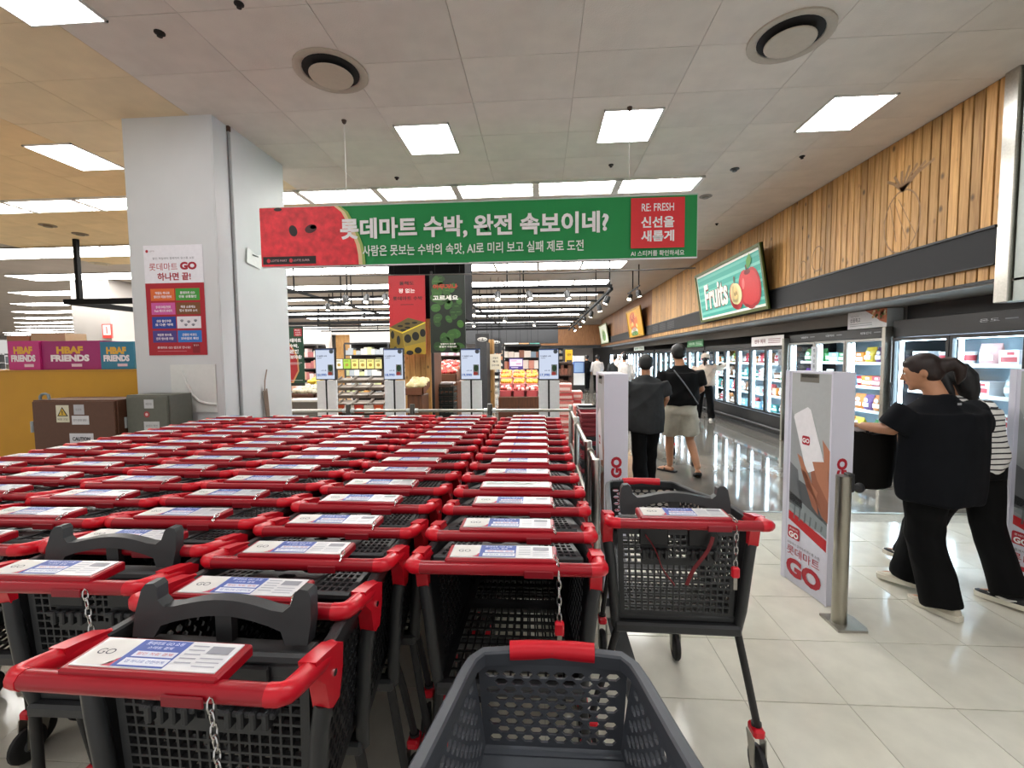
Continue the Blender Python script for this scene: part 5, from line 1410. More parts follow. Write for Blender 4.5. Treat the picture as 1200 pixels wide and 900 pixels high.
# pears by the column
tray('fruit_crate', 'wooden crate of pale round pears beside the pine column', 474.5, 496, 447, 463, 7.6, .5, .12, '#6d3f26', None, 5, 4, .06, None, 'crate', fcols=['#e6d6a2', '#ecdcb4', '#dfcf9a'])
a, d = P(474.5, 463, 7.6), P(496, 463, 7.6)
MB().box(a.x + .03, d.x - .03, 7.63, 8.1, 0, a.z - .004, brown_wood, ch=.01).build('crate_stand', None, label='brown wooden block under the pear crate', category='stand')
# tiered grey shelf in the middle
x0, x1 = P(392, 450, 8.6).x, P(449, 450, 8.6).x
ts_ = thing('tiered_display', 'grey-brown tiered produce display with mostly empty trays', 'display', (x0, 8.6, 0))
b = MB(); xl_, xr_ = P(392, 425, 9.95).x - x0, P(449, 425, 9.95).x - x0; b.box(xl_, x1 - x0, 0, 1.4, 0, .55, M('display_brown', '#43342b', .6)); mb_ = M('display_back', '#4b443e', .6); b.box(xl_, xr_, 1.35, 1.4, P(420, 433.5, 9.95).z, P(420, 420, 9.95).z, mb_); b.box(xl_, xl_ + .05, 1.35, 1.4, .55, P(420, 420, 9.95).z, mb_); b.box(xr_ - .05, xr_, 1.35, 1.4, .55, P(420, 420, 9.95).z, mb_); b.build('frame', ts_)
tm = M('tray_taupe', '#6f665e', .5, noise=.06)
for r_i in range(4):
    z = .60 + r_i * .14; y = .02 + r_i * .33
    xr0, xr1 = P(393, 450, 8.6 + y).x - x0, P(449, 450, 8.6 + y).x - x0
    for c_i in range(3):
        w_ = (xr1 - xr0) / 3
        b = MB(); T = Matrix.Translation((xr0 + c_i * w_ + .01, y, z)) @ Matrix.Rotation(radians(16), 4, 'X')
        b.box(0, w_ - .02, 0, .32, 0, .02, tm, T=T); b.box(0, w_ - .02, 0, .02, .02, .07, tm, T=T); b.box(0, .015, 0, .32, .02, .06, tm, T=T); b.box(w_ - .035, w_ - .02, 0, .32, .02, .06, tm, T=T)
        b.build('tray', ts_)
for k in range(5):
    cc = ['#c9542f', '#e8e0d6', '#c23a2c', '#d8d0c6', '#c9542f'][k]
    b = MB(); b.box(0, (x1 - x0) / 5 - .02, 0, .02, 0, .16, C(cc)); b.box(.04, .14, -.002, 0, .04, .1, C('#f0dcc0'))
    b.build('price_board', None, loc=(x0 + k * (x1 - x0) / 5 + .01, 8.57, .62 - .14), label='small %s board along the foot of the tiered display, %s from left' % (('orange', 'pale', 'red', 'grey white', 'orange')[k], ORD[k]), category='sign', group='boards on the tiered display')
for k in range(6):
    col_ = ['#e9e9e2', '#9ec94a', '#e6e08a', '#e4df9a', '#e6e08a', '#e4df9a'][k]
    a, d = P(393 + k * 9.2, 421, 9.93), P(393 + k * 9.2 + 8.4, 432, 9.93)
    t = thing('price_card', '%s price card above the tiered display, %s from left' % (('white', 'bright green', 'pale yellow', 'pale yellow', 'pale yellow', 'pale yellow')[k], ORD[k]), 'sign', (a.x, 9.935, d.z), group='price cards above the tiered display')
    MB().box(0, d.x - a.x, 0, .01, 0, a.z - d.z, C(col_)).build('card', t)
    g = MB(); q = Print(g, (0, 0, a.z - d.z), (1, 0, 0), (0, 0, -1), .002); q.rect(.02, .03, (d.x - a.x) * .6, .02, '#7a8a3a').ell((d.x - a.x) * .5, .13, .04, .035, '#a88a3a'); g.build('print', t)
# brown crates and yellow fruit at the left
for k, (px0, px1, py0, py1, Y, cc, fc, l) in enumerate(((338, 369, 455, 466, 7.0, '#4f2c1c', ['#e2dcc8', '#d8d0b8'], 'dark wooden crate of pale roots in front of the standing banner'), (357, 372, 444, 452, 8.0, '#5a3522', ['#e3c23a', '#dcb830'], 'crate of yellow fruit beside the first price stand'), (357, 372, 452, 458, 7.6, '#5a3522', ['#e3d23a', '#c9c23a'], 'second crate of yellow fruit in front of the first'))):
    tray('fruit_crate', l, px0, px1, py0, py1, Y, .5, .1, cc, None, 6, 3, .05, None, 'crate', fcols=fc)
a, d = P(338, 467, 7.0), P(372, 467, 7.0)
b = MB(); b.box(a.x, d.x - .05, 7.0, 7.55, 0, a.z - .004, brown_wood, ch=.01); b.build('display_table', None, label='brown wooden display table beside the white pillar', category='table')
u_ = P(357, 452, 8.0); MB().box(u_.x, P(372, 452, 8.0).x, 8.0, 8.5, 0, u_.z - .003, brown_wood).build('crate_stand', None, label='wooden block under the rear crate of yellow fruit', category='stand')
u_ = P(357, 458, 7.6); MB().box(u_.x, P(372, 458, 7.6).x, 7.6, 7.98, 0, u_.z - .003, brown_wood).build('crate_stand', None, label='wooden block under the front crate of yellow fruit', category='stand')
a, d = P(339, 471, 6.6), P(372, 480, 6.6)
b = MB(); b.box(a.x, d.x, 6.6, 6.9, .5, a.z, C('#6b6a68')); b.box(a.x - .02, d.x + .02, 6.58, 6.92, a.z, a.z + .03, C('#d8d6d0')); b.build('low_cabinet', None, label='low grey cabinet with a pale top behind the back rail', category='cabinet')
MB().box(a.x + .05, d.x - .05, 6.65, 6.85, 0, .5, black_metal).build('cabinet_base', None, label='dark base of the low grey cabinet behind the back rail', category='stand')
# signs over the aisle
def p_chalk(q, w, h):
    q.ell(w * .5, h * .28, w * .36, h * .1, '#c9c6c0').up(); q.ell(w * .5, h * .29, w * .3, h * .07, '#26272a').up(); q.text('정육', w * .5, h * .27, h * .1, '#dedad2', w=w * .5, bold=.02).rect(w * .3, h * .5, w * .4, h * .02, '#6a6863')
slab_print('aisle_sign', 'black hanging aisle sign beside the green poster', 'sign', 557, 573.5, 391, 415, 13.5, '#232427', p_chalk, .06, hang='up')
slab_print('aisle_sign', 'second black hanging aisle sign over the beige notice', 'sign', 575, 588, 396, 414, 14.5, '#26272a', p_chalk, .06, hang='up')
def p_beige(q, w, h):
    q.text('오늘의', w * .5, h * .25, h * .12, '#5a5248', w=w * .5, bold=.02).text('특가', w * .5, h * .48, h * .14, '#5a5248', w=w * .5, bold=.03).text('신선식품', w * .5, h * .72, h * .12, '#5a5248', w=w * .7, bold=.02)
slab_print('notice_board', 'beige notice with dark Korean lettering over the aisle', 'sign', 574, 587, 415, 433, 13.0, '#e2d8c2', p_beige, .02, hang='up')
a = P(574.5, 430, 13.3); MB().box(a.x - .04, a.x + .1, 13.3, 13.6, 0, 2.1, pine).build('column', kind='structure', label='slim pine post beside the aisle')
a, d = P(557, 415, 12.5), P(571, 455, 12.5); MB().box(a.x, d.x, 12.5, 13.6, 0, 2.0, M('shelf_end_dark', '#2b2c2f', .6)).build('shelf_end', None, label='dark end panel of a shelf at the start of the aisle', category='shelf')
def p_purple(q, w, h):
    q.rect(w * .05, h * .08, w * .9, h * .62, '#e9d2e6').up(); q.rect(w * .15, h * .2, w * .4, h * .05, '#b05a9a').rect(w * .5, h * .45, w * .35, h * .07, '#b05a9a').rect(w * .15, h * .78, w * .5, h * .08, '#cfc4ea')
slab_print('screen_sign', 'pink and purple screen sign above the fruit island', 'sign', 596.5, 613, 420, 433, 12.0, '#4a3a8a', p_purple, .05, hang='down')
slab_print('white_sign', 'white price board on the fruit island', 'sign', 590, 604.5, 433.5, 440, 11.5, '#e6e2de', None, .02, hang='down')
for k, (px0, px1, py0, py1, Y, col, l) in enumerate(((591, 607.5, 402, 409, 22, '#e4e2de', 'white lit shop sign under the charcoal bulkhead'), (608, 620, 402, 409, 22, '#c9996a', 'tan shop sign under the charcoal bulkhead'), (621, 632, 402, 409, 22, '#58a59b', 'teal shop sign under the charcoal bulkhead'))):
    slab_print('shop_sign', l, 'sign', px0, px1, py0, py1, Y, col, lambda q, w, h: q.text('신선', w * .3, h * .5, h * .5, '#3a3c3e', w=w * .3, bold=.02), .1, hang='up')
# dark racks with goods at the back
def rack(px0, px1, Y, ztop, nsh, cols, label, body='#2a2a2c', dep=.6, lit=True):
    x0, x1 = P(px0, 430, Y).x, P(px1, 430, Y).x
    t = thing('shelf_rack', label, 'shelf', (x0, Y, 0)); w_ = x1 - x0
    m0 = C(body, .6)
    b = MB()
    n = max(1, int(w_ / 1.2))
    for k in range(n + 1): b.box(k * w_ / n - .025, k * w_ / n + .025, 0, .05, 0, ztop, m0)
    b.box(0, w_, dep, dep + .03, 0, ztop, m0); b.box(0, w_, 0, dep, ztop, ztop + .06, m0); b.build('frame', t)
    g = MB()
    for s_i in range(nsh):
        z = .15 + s_i * (ztop - .15) / nsh
        MB().box(0, w_, .0, dep, z - .03, z, m0).build('shelf', t)
        y = .02
        while y < w_ - .1:
            ww = random.uniform(.08, .2); hh = random.uniform(.14, .28)
            g.box(y, min(y + ww, w_ - .02), .05, .35, z, z + hh, C(random.choice(cols), .45)); y += ww + .01
    g.build('goods_mass', t, kind='stuff')
rack(590, 634, 13.6, 1.9, 5, ['#d9c9c0', '#c98a7a', '#8a5a4a', '#e2d8d0', '#b0603a', '#7a8a9a'], 'dark shelf rack behind the fruit island')
rack(648, 671, 12.5, 1.35, 4, ['#7a4a3a', '#5a3a2e', '#6a4a3c'], 'brown shelf rack right of the last price stand', '#3b2a22')
rack(404, 455, 16, 2.1, 5, ['#e4dccc', '#c9d0a0', '#d8a05a', '#e6e2da', '#a8b0b8'], 'long shelf rack behind the tiered display', '#35363a')
rack(334, 372, 14, 2.0, 5, ['#d9d2ca', '#c9a08a', '#e2c8c8', '#b06a6a'], 'shelf rack with pink goods behind the standing banner', '#3a3634')
rack(508, 540, 13, 2.0, 5, ['#d8b8c8', '#e2d2dc', '#c9a0b8', '#efe6ea'], 'shelf rack of pale pink packs behind the red fruit', '#54423a')
for k, (px0, px1, Y, h_) in enumerate(((330, 455, 30, 2.2), (455, 560, 32, 2.2), (560, 660, 30, 2.2))):
    rack(px0, px1, Y, h_, 5, ['#dcd8d0', '#c9b8a0', '#b8c4cc', '#e2dcd6', '#c98a6a', '#a0a8b0'], 'distant shelf rack across the back of the shop, %s from left' % ORD[k], '#4a4b4e')
for k in range(5):
    rack(-140 + k * 33, -112 + k * 33, 15 + k, 1.9, 5, ['#dcd8d0', '#c9b8a0', '#b8c4cc', '#e2dcd6'], 'shelf rack behind the yellow counter, %s from left' % ORD[k], '#8a8a8c')
# yellow banner pillar, chilled counter, carton stacks on the right of the last stand
def p_yel(q, w, h): q.rect(w * .1, h * .52, w * .8, h * .3, '#2c2a26').text('NEW', w * .5, h * .25, h * .14, '#7a5a10', w=w * .6, bold=.03)
slab_print('yellow_board', 'tall yellow board at the end of the far aisle', 'sign', 663, 671, 410, 433, 18, '#e0ad22', p_yel, .3, hang='down')
t = thing('chilled_counter', 'blue and white chilled counter at the far end of the aisle', 'counter', (P(672, 430, 19).x, 19, 0)); w_ = P(685, 430, 19).x - P(672, 430, 19).x
MB().box(0, w_, 0, 1, 0, .35, black_metal).build('plinth', t); MB().box(0, w_, 0, 1, .35, .85, C('#dfe2e6')).build('body', t); MB().box(0, w_, .1, 1, .85, 1.35, C('#4a6aa8')).build('goods_band', t); MB().box(0, w_, .1, 1, 1.35, 1.6, C('#e9ecf2')).build('canopy', t); MB().box(.05, w_ - .05, .05, .1, .9, 1.3, C('#8fb0dc')).build('front_panel', t)
cb = {}
for nm, c1, c2 in (('red', '#c04a48', '#e8c9c0'), ('pink', '#d98078', '#f0d8d0')):
    b = MB(); b.box(-.16, .16, 0, .3, 0, .13, C(c1)); b.box(-.13, .13, -.002, 0, .03, .08, C(c2)); b.box(-.15, .15, .02, .28, .13, .15, C(c2)); cb[nm] = b.mesh('fruit_carton')
for s_i, (px, Y, n) in enumerate(((661, 8.2, 7), (671.5, 8.4, 6), (684, 7.3, 5))):
    x = P(px, 450, Y).x
    for k in range(n):
        nm = 'red' if (k + s_i) % 2 else 'pink'
        inst('fruit_carton', cb[nm], None, (x + random.uniform(-.02, .02), Y, .0 + k * .152 + .0), random.uniform(-.08, .08), label='%s fruit carton, %s from the floor in the %s stack right of the price stands' % (nm, ORD[k], ORD[s_i]), category='carton', group='stacked fruit cartons by the aisle')

# ================================================================== PEOPLE
import numpy as np
WORK = bpy.data.scenes.new('workbench')     # small scratch scene so that each remesh evaluates alone
def remesh(mb, name, voxel, smooth=4, fold=0.0):
    me = mb.mesh(name); fix_normals(me)
    o = bpy.data.objects.new(name, me); WORK.collection.objects.link(o)
    m = o.modifiers.new('r', 'REMESH'); m.mode = 'VOXEL'; m.voxel_size = voxel
    s_ = o.modifiers.new('s', 'SMOOTH'); s_.factor = .5; s_.iterations = smooth
    WORK.view_layers[0].update()
    with bpy.context.temp_override(scene=WORK, view_layer=WORK.view_layers[0]):
        dg = bpy.context.evaluated_depsgraph_get()
    out = bpy.data.meshes.new_from_object(o.evaluated_get(dg))
    mats = mb.mats
    bpy.data.objects.remove(o); bpy.data.meshes.remove(me)
    out.materials.clear(); out.materials.append(mats[0])
    out.polygons.foreach_set('use_smooth', [True] * len(out.polygons))
    if fold:
        n = len(out.vertices)
        co = np.empty(n * 3, np.float32); no = np.empty(n * 3, np.float32)
        out.vertices.foreach_get('co', co); out.vertex_normals.foreach_get('vector', no)
        co = co.reshape(-1, 3); no = no.reshape(-1, 3)
        ph = [random.uniform(0, 6.28) for _ in range(6)]
        x, y, z = co[:, 0], co[:, 1], co[:, 2]
        d = (1 - np.abs(np.sin(14 * x + 9 * y - 8 * z + 1.6 * np.sin(6 * z + ph[0]) + ph[1]))) * .55
        d = d + (1 - np.abs(np.sin(11 * x - 13 * y + 10 * z + 1.4 * np.sin(7 * x + 4 * z + ph[2]) + ph[3]))) * .45 * (0.5 + 0.5 * np.sin(5 * z + 6 * x + ph[4]))
        co = co + no * (fold * d)[:, None]
        out.vertices.foreach_set('co', co.astype(np.float32).ravel())
        out.update()
    out.name = name
    return out
def ring(c, rx, ry, a=0.0, n=20, tilt=(0, 0)):
    return [Vector((c[0] + rx * cos(2 * PI * j / n) * cos(a) - ry * sin(2 * PI * j / n) * sin(a), c[1] + rx * cos(2 * PI * j / n) * sin(a) + ry * sin(2 * PI * j / n) * cos(a), c[2] + tilt[0] * rx * cos(2 * PI * j / n) + tilt[1] * ry * sin(2 * PI * j / n))) for j in range(n)]
def cloth_mat(name, col, fold=0.35, scale=9, rough=.85):
    m = M(name, col, rough, noise=0.10, scale=14, bump=fold, bscale=scale)
    m.node_tree.nodes['Principled BSDF'].inputs['Specular IOR Level'].default_value = .2
    return m
def person(label, x, y, rz, H, j, skin, hairm, top, bottom, shoe, voxel=.009, group=None, sleeve=.55, hem=None, topw=1.0, legw=1.0, shorts=False, hair='short', extra=None, sole=None):
    """j: joints in local coordinates (facing +y); built at stature H"""
    k = H / 1.65
    t = thing('person', label, 'person', (x, y, 0), rz, group)
    V = lambda *a: Vector(a)
    hip = V(*j.get('hip', (0, 0, .87 * k))); chest = V(*j.get('chest', (0, .01, 1.22 * k))); neck = V(*j.get('neck', (0, .02, 1.40 * k))); head = V(*j['head'])
    hd = j.get('face', 0.0); nod = j.get('nod', 0.0)
    Rh = Matrix.Rotation(hd, 4, 'Z') @ Matrix.Rotation(-nod, 4, 'X')
    sw = .17 * k * topw
    b = MB(); s = skin
    # body: torso, neck, head
    b.loft([ring(hip + V(0, 0, -.10 * k), .13 * k, .10 * k), ring(hip, .155 * k, .115 * k), ring((hip + chest) / 2, .13 * k, .10 * k), ring(chest, .155 * k, .11 * k), ring(neck + V(0, -.005, -.095 * k), .14 * k, .075 * k), ring(neck + V(0, 0, -.02 * k), .06 * k, .058 * k)], s)
    b.tube([neck + V(0, 0, -.06 * k), (neck + head) / 2 + V(0, 0, -.02), head + V(0, 0, -.04 * k)], [.062 * k, .055 * k, .055 * k], s, n=12)
    hr = .098 * k
    def hp(a, b_, c): return head + (Rh @ Vector((a * hr, b_ * hr, c * hr)))
    b.ell(head, (hr * .80, hr * .98, hr * 1.08), s, 16, 12, T=Rh)
    b.ell(hp(0, .30, -.62), (hr * .56, hr * .62, hr * .58), s, 12, 8, T=Rh)
    b.tube([hp(0, .86, .18), hp(0, 1.02, -.12), hp(0, 1.14, -.26), hp(0, .95, -.34)], [hr * .09, hr * .12, hr * .16, hr * .1], s, n=8)
    b.ell(hp(0, .90, -.60), (hr * .28, hr * .12, hr * .09), s, 8, 5, T=Rh)
    b.ell(hp(0, .78, -1.0), (hr * .26, hr * .2, hr * .18), s, 8, 5, T=Rh)
    for sg in (-1, 1):
        b.ell(hp(sg * .82, -.05, -.12), (hr * .10, hr * .2, hr * .30), s, 8, 6, T=Rh)
        b.ell(hp(sg * .36, .88, .20), (hr * .26, hr * .10, hr * .07), s, 8, 5, T=Rh)
    arms = MB(); sleeves = []
    for sg, sd in ((-1, 'l'), (1, 'r')):
        sh = neck + V(sg * sw, -.005, -.098 * k)
        el = V(*j['elbow_' + sd]); wr = V(*j['hand_' + sd])
        b.tube([sh, sh.lerp(el, .5), el, el.lerp(wr, .4), wr], [.052 * k, .046 * k, .037 * k, .036 * k, .026 * k], s, n=12)
        d = (wr - el).normalized(); up_ = V(0, 0, 1); sx_ = d.cross(up_)
        sx_ = sx_.normalized() if sx_.length > .05 else V(0, 1, 0)
        pn = sx_.cross(d).normalized()
        if abs(d.z) > .7: sx_, pn = V(0, 1, 0), V(sg, 0, 0)
        pal = wr + d * .05 * k
        Mx = Matrix((sx_, d, pn)).transposed().to_4x4()
        b.ell(pal, (.036 * k, .052 * k, .017 * k), s, 10, 7, T=Mx)
        fing = []
        for q_, (o_, L_) in enumerate(((-.028, .058), (-.010, .070), (.009, .066), (.027, .052))):
            p0 = pal + sx_ * o_ * k + d * .03 * k; L_ *= k
            cu = j.get('curl_' + sd, .6)
            p1 = p0 + (d * cos(cu * .5) - pn * sin(cu * .5)) * L_ * .5; p2 = p1 + (d * cos(cu * 1.5) - pn * sin(cu * 1.5)) * L_ * .35; p3 = p2 + (d * cos(cu * 2.3) - pn * sin(cu * 2.3)) * L_ * .3
            b.tube([p0, p1, p2, p3], [.0088 * k, .0085 * k, .008 * k, .0065 * k], s, n=7)
        tb_ = -1 if sg > 0 else 1
        q0 = pal - d * .025 * k + sx_ * tb_ * .03 * k
        b.tube([q0, q0 + sx_ * tb_ * .022 * k + d * .02 * k, q0 + sx_ * tb_ * .026 * k + d * .048 * k - pn * .008], [.013 * k, .0105 * k, .008 * k], s, n=7)
        a_end = sh.lerp(el, min(sleeve / .5, 1.0)) if sleeve <= .5 else (el.lerp(wr, (sleeve - .5) / .5))
        sleeves.append((sh, el, a_end))
    legs_ = []
    for sg, sd in ((-1, 'l'), (1, 'r')):
        h_ = hip + V(sg * .085 * k, 0, -.06 * k); an = V(*j['foot_' + sd]) + V(0, 0, .085 * k)
        kn = V(*j['knee_' + sd]) if ('knee_' + sd) in j else h_.lerp(an, .5) + V(0, .03 * k, .0)
        b.tube([h_, h_.lerp(kn, .5), kn, kn.lerp(an, .35), an], [.085 * k, .072 * k, .052 * k, .055 * k, .036 * k], s, n=12)
        fa = j.get('toe_' + sd, 0.0); fp = j.get('pitch_' + sd, 0.0)
        td = Vector((-sin(fa) * cos(fp), cos(fa) * cos(fp), -sin(fp)))
        b.tube([an + V(0, 0, -.05 * k) - td * .045 * k, an + V(0, 0, -.045 * k) + td * .04 * k, an + V(0, 0, -.062 * k) + td * .12 * k, an + V(0, 0, -.066 * k) + td * .165 * k], [.032 * k, .036 * k, .03 * k, .018 * k], s, n=10)
        legs_.append((h_, kn, an, td))
    body = inst('body', remesh(b, 'body', voxel), t)
    # eyes and mouth
    fm = MB()
    for sg in (-1, 1):
        fm.ell(hp(sg * .34, .86, .06), (hr * .13, hr * .07, hr * .075), C('#e9e4de', .3), 10, 6, T=Rh); fm.ell(hp(sg * .34, .915, .06), (hr * .062, hr * .04, hr * .066), C('#1a1210', .2), 8, 5, T=Rh)
        fm.ell(hp(sg * .36, .90, .27), (hr * .22, hr * .05, hr * .035), C('#2a1c16', .7), 8, 4, T=Rh)
    fm.ell(hp(0, 1.0, -.60), (hr * .22, hr * .05, hr * .04), C('#9b4a46', .5), 10, 5, T=Rh)
    fm.build('face', t, smooth=60)
    # hair
    hb = MB(); hm = hairm
    hb.ell(hp(0, -.12, .22), (hr * .89, hr * .98, hr * .94), hm, 18, 12, T=Rh)
    hb.ell(hp(0, -.34, -.16), (hr * .84, hr * .72, hr * .74), hm, 16, 10, T=Rh)
    hb.ell(hp(0, .35, .62), (hr * .70, hr * .52, hr * .42), hm, 14, 8, T=Rh)
    if hair == 'ponytail':
        hb.ell(hp(-.05, -1.12, .05), (hr * .42, hr * .42, hr * .45), hm, 12, 8)
        hb.tube([hp(0, -.9, .1), hp(.05, -1.5, .12), hp(.1, -1.75, -.35), hp(.12, -1.6, -.9), hp(.1, -1.35, -1.3)], [hr * .3, hr * .36, hr * .34, hr * .26, hr * .06], hm, n=10)
    elif hair == 'long':
        hb.tube([hp(0, -.6, .2), hp(.05, -.95, -.5), hp(.1, -.95, -1.4), hp(.15, -.85, -2.1), hp(.2, -.8, -2.5)], [hr * .72, hr * .72, hr * .62, hr * .44, hr * .15], hm, n=12)
        for sg in (-1, 1): hb.tube([hp(sg * .6, -.1, .4), hp(sg * .85, -.15, -.4), hp(sg * .85, -.3, -1.3), hp(sg * .7, -.4, -1.9)], [hr * .34, hr * .34, hr * .28, hr * .08], hm, n=8)
    elif hair == 'tail':
        hb.tube([hp(0, -.8, -.1), hp(-.15, -1.15, -.5), hp(-.2, -1.1, -1.4), hp(-.2, -1.0, -2.1)], [hr * .3, hr * .32, hr * .28, hr * .06], hm, n=9)
    else:
        hb.ell(hp(0, -.55, .1), (hr * .78, hr * .5, hr * .7), hm, 14, 8, T=Rh)
    inst('hair', remesh(hb, 'hair', max(voxel, .008), 2, .008), t)
    # top
    tb = MB(); hemz = hem if hem is not None else hip.z - .06 * k
    w_ = topw
    hy = hip.y + (0 if 'hemy' not in j else j['hemy'])
    tb.loft([ring((hip.x, hy, hemz), .185 * k * w_, .145 * k * w_), ring((hip.x, hy, hemz + .1), .195 * k * w_, .152 * k * w_), ring((hip + chest) / 2, .192 * k * w_, .150 * k * w_), ring(chest, .192 * k * w_, .146 * k * w_), ring(chest + V(0, 0, .07 * k), .20 * k * w_, .130 * k * w_), ring(neck + V(0, -.005, -.115 * k), .182 * k * w_, .112 * k * w_), ring(neck + V(0, -.005, -.075 * k), .145 * k * w_, .092 * k), ring(neck + V(0, -.003, -.042 * k), .100 * k, .080 * k), ring(neck + V(0, .0, -.016 * k), .072 * k, .068 * k)], top)
    for sh, el, ae in sleeves:
        if sleeve <= .5:
            tb.tube([sh + (sh - el).normalized() * -.0, sh.lerp(ae, .5), ae], [.070 * k * w_, .074 * k * w_, .074 * k * w_], top, n=14)
        else:
            tb.tube([sh, sh.lerp(el, .5), el, el.lerp(ae, .6), ae], [.075 * k * w_, .072 * k, .066 * k, .062 * k, .05 * k], top, n=14)
    inst('shirt', remesh(tb, 'shirt', voxel * 1.15, 12, .020), t)
    # trousers
    lb = MB()
    lb.loft([ring(hip + V(0, 0, .10 * k), .15 * k * legw, .115 * k), ring(hip + V(0, -.01, 0), .172 * k * legw, .138 * k), ring(hip + V(0, -.012, -.09 * k), .165 * k * legw, .135 * k)], bottom)
    for (h_, kn, an, td) in legs_:
        if shorts:
            e = h_.lerp(kn, .80); lb.tube([h_, h_.lerp(e, .5), e], [.102 * k * legw, .105 * k * legw, .105 * k * legw], bottom, n=14)
        else:
            e = an + V(0, 0, -.045 * k)
            lb.tube([h_, h_.lerp(kn, .5), kn, kn.lerp(e, .5), e + V(0, 0, .01)], [.10 * k * legw, .092 * k * legw, .084 * k * legw, .082 * k * legw, .086 * k * legw], bottom, n=14)
    inst('shorts' if shorts else 'trousers', remesh(lb, 'trousers', voxel * 1.15, 8, .014), t)
    # shoes
    for (h_, kn, an, td) in legs_:
        base = an + V(0, 0, -.085 * k)
        side = td.cross(V(0, 0, 1)).normalized(); upn = side.cross(td)
        def sp(f, u): return base + td * f * k + upn * u * k
        b = MB()
        if shoe[0] == 'sandal':
            for u0, u1, m0 in ((0.0, .022, shoe[1]),):
                pts = [(-.085, .034), (-.05, .042), (.05, .044), (.12, .05), (.16, .04), (.175, .0)]
                o2 = [sp(f, u0) + side * w * k for f, w in pts] + [sp(f, u0) - side * w * k for f, w in reversed(pts[:-1])]
                o3 = [p + upn * u1 * k for p in o2]
                n_ = len(o2); b.add(o2 + o3, [tuple(range(n_)), tuple(range(2 * n_ - 1, n_ - 1, -1))] + [(i, (i + 1) % n_, n_ + (i + 1) % n_, n_ + i) for i in range(n_)], m0)
            b.tube([sp(.06, .02) + side * .046 * k, sp(.07, .065), sp(.06, .02) - side * .046 * k], .012 * k, shoe[1], n=6)
            b.build('sandal', t, smooth=40)
        else:
            up_m = MB()
            rings = []
            for f, w, u in ((-.085, .02, .05), (-.075, .034, .075), (-.03, .040, .088), (.03, .042, .078), (.08, .045, .058), (.13, .044, .045), (.165, .03, .036), (.178, .012, .03)):
                rings.append([sp(f, .02 + (u - .02) * max(0, sin(PI * q / 8)) ** .7) + side * cos(PI * q / 8) * w * k for q in range(9)])
            up_m.loft(rings, shoe[1])
            if len(shoe) > 3 and shoe[3]:
                for sg in (-1, 1):
                    pts = [sp(f, u) + side * sg * .0445 * k for f, u in ((-.05, .05), (-.01, .036), (.03, .04), (.09, .052))]
                    up_m.tube(pts, [.004, .008, .007, .002], shoe[3], n=5)
            so = up_m.build('shoe', t, smooth=50)
            b = MB(); pts = [(-.095, .02), (-.085, .036), (-.03, .043), (.05, .046), (.12, .049), (.165, .037), (.186, .0)]
            o2 = [sp(f, 0) + side * w * k for f, w in pts] + [sp(f, 0) - side * w * k for f, w in reversed(pts[:-1])]
            o3 = [p + upn * .03 * k for p in o2]; n_ = len(o2)
            b.add(o2 + o3, [tuple(range(n_)), tuple(range(2 * n_ - 1, n_ - 1, -1))] + [(i, (i + 1) % n_, n_ + (i + 1) % n_, n_ + i) for i in range(n_)], shoe[2])
            b.build('sole', so)
    if extra: extra(t, k, dict(hip=hip, chest=chest, neck=neck, head=head, hr=hr, hp=hp))
    return t

tee_black = cloth_mat('black_tee', '#0d0f14'); tee_grey = cloth_mat('charcoal_tee', '#323335', .45); trouser_black = cloth_mat('black_trousers', '#070708', .3)
tee_black2 = cloth_mat('black_jersey', '#09090b'); shorts_m = cloth_mat('stone_shorts', '#b9b3a4', .4); hoodie_m = cloth_mat('cream_hoodie', '#c9b6a6', .5)
cream_shoe = M('cream_shoe', '#cfc6b2', .7, noise=.1); cream_sole = M('cream_sole', '#e2dccb', .6, noise=.05); shoe_black = M('shoe_black', '#18181a', .6, noise=.1)
# striped tee
stripe = M('striped_tee', '#e0dfda', .85, noise=.05)
nt = stripe.node_tree; bsdf = nt.nodes['Principled BSDF']; src = bsdf.inputs['Base Color'].links[0].from_socket
tcn = nt.nodes.new('ShaderNodeTexCoord'); sep = nt.nodes.new('ShaderNodeSeparateXYZ'); nt.links.new(tcn.outputs['Object'], sep.inputs[0])
mm = nt.nodes.new('ShaderNodeMath'); mm.operation = 'MULTIPLY'; mm.inputs[1].default_value = 1 / .034; nt.links.new(sep.outputs['Z'], mm.inputs[0])
fr_ = nt.nodes.new('ShaderNodeMath'); fr_.operation = 'FRACT'; nt.links.new(mm.outputs[0], fr_.inputs[0])
lt = nt.nodes.new('ShaderNodeMath'); lt.operation = 'LESS_THAN'; lt.inputs[1].default_value = .27; nt.links.new(fr_.outputs[0], lt.inputs[0])
mx = nt.nodes.new('ShaderNodeMix'); mx.data_type = 'RGBA'; nt.links.new(lt.outputs[0], mx.inputs[0]); nt.links.new(src, mx.inputs[6]); mx.inputs[7].default_value = (*lin('#1b1b20'), 1)
nt.links.new(mx.outputs[2], bsdf.inputs['Base Color'])

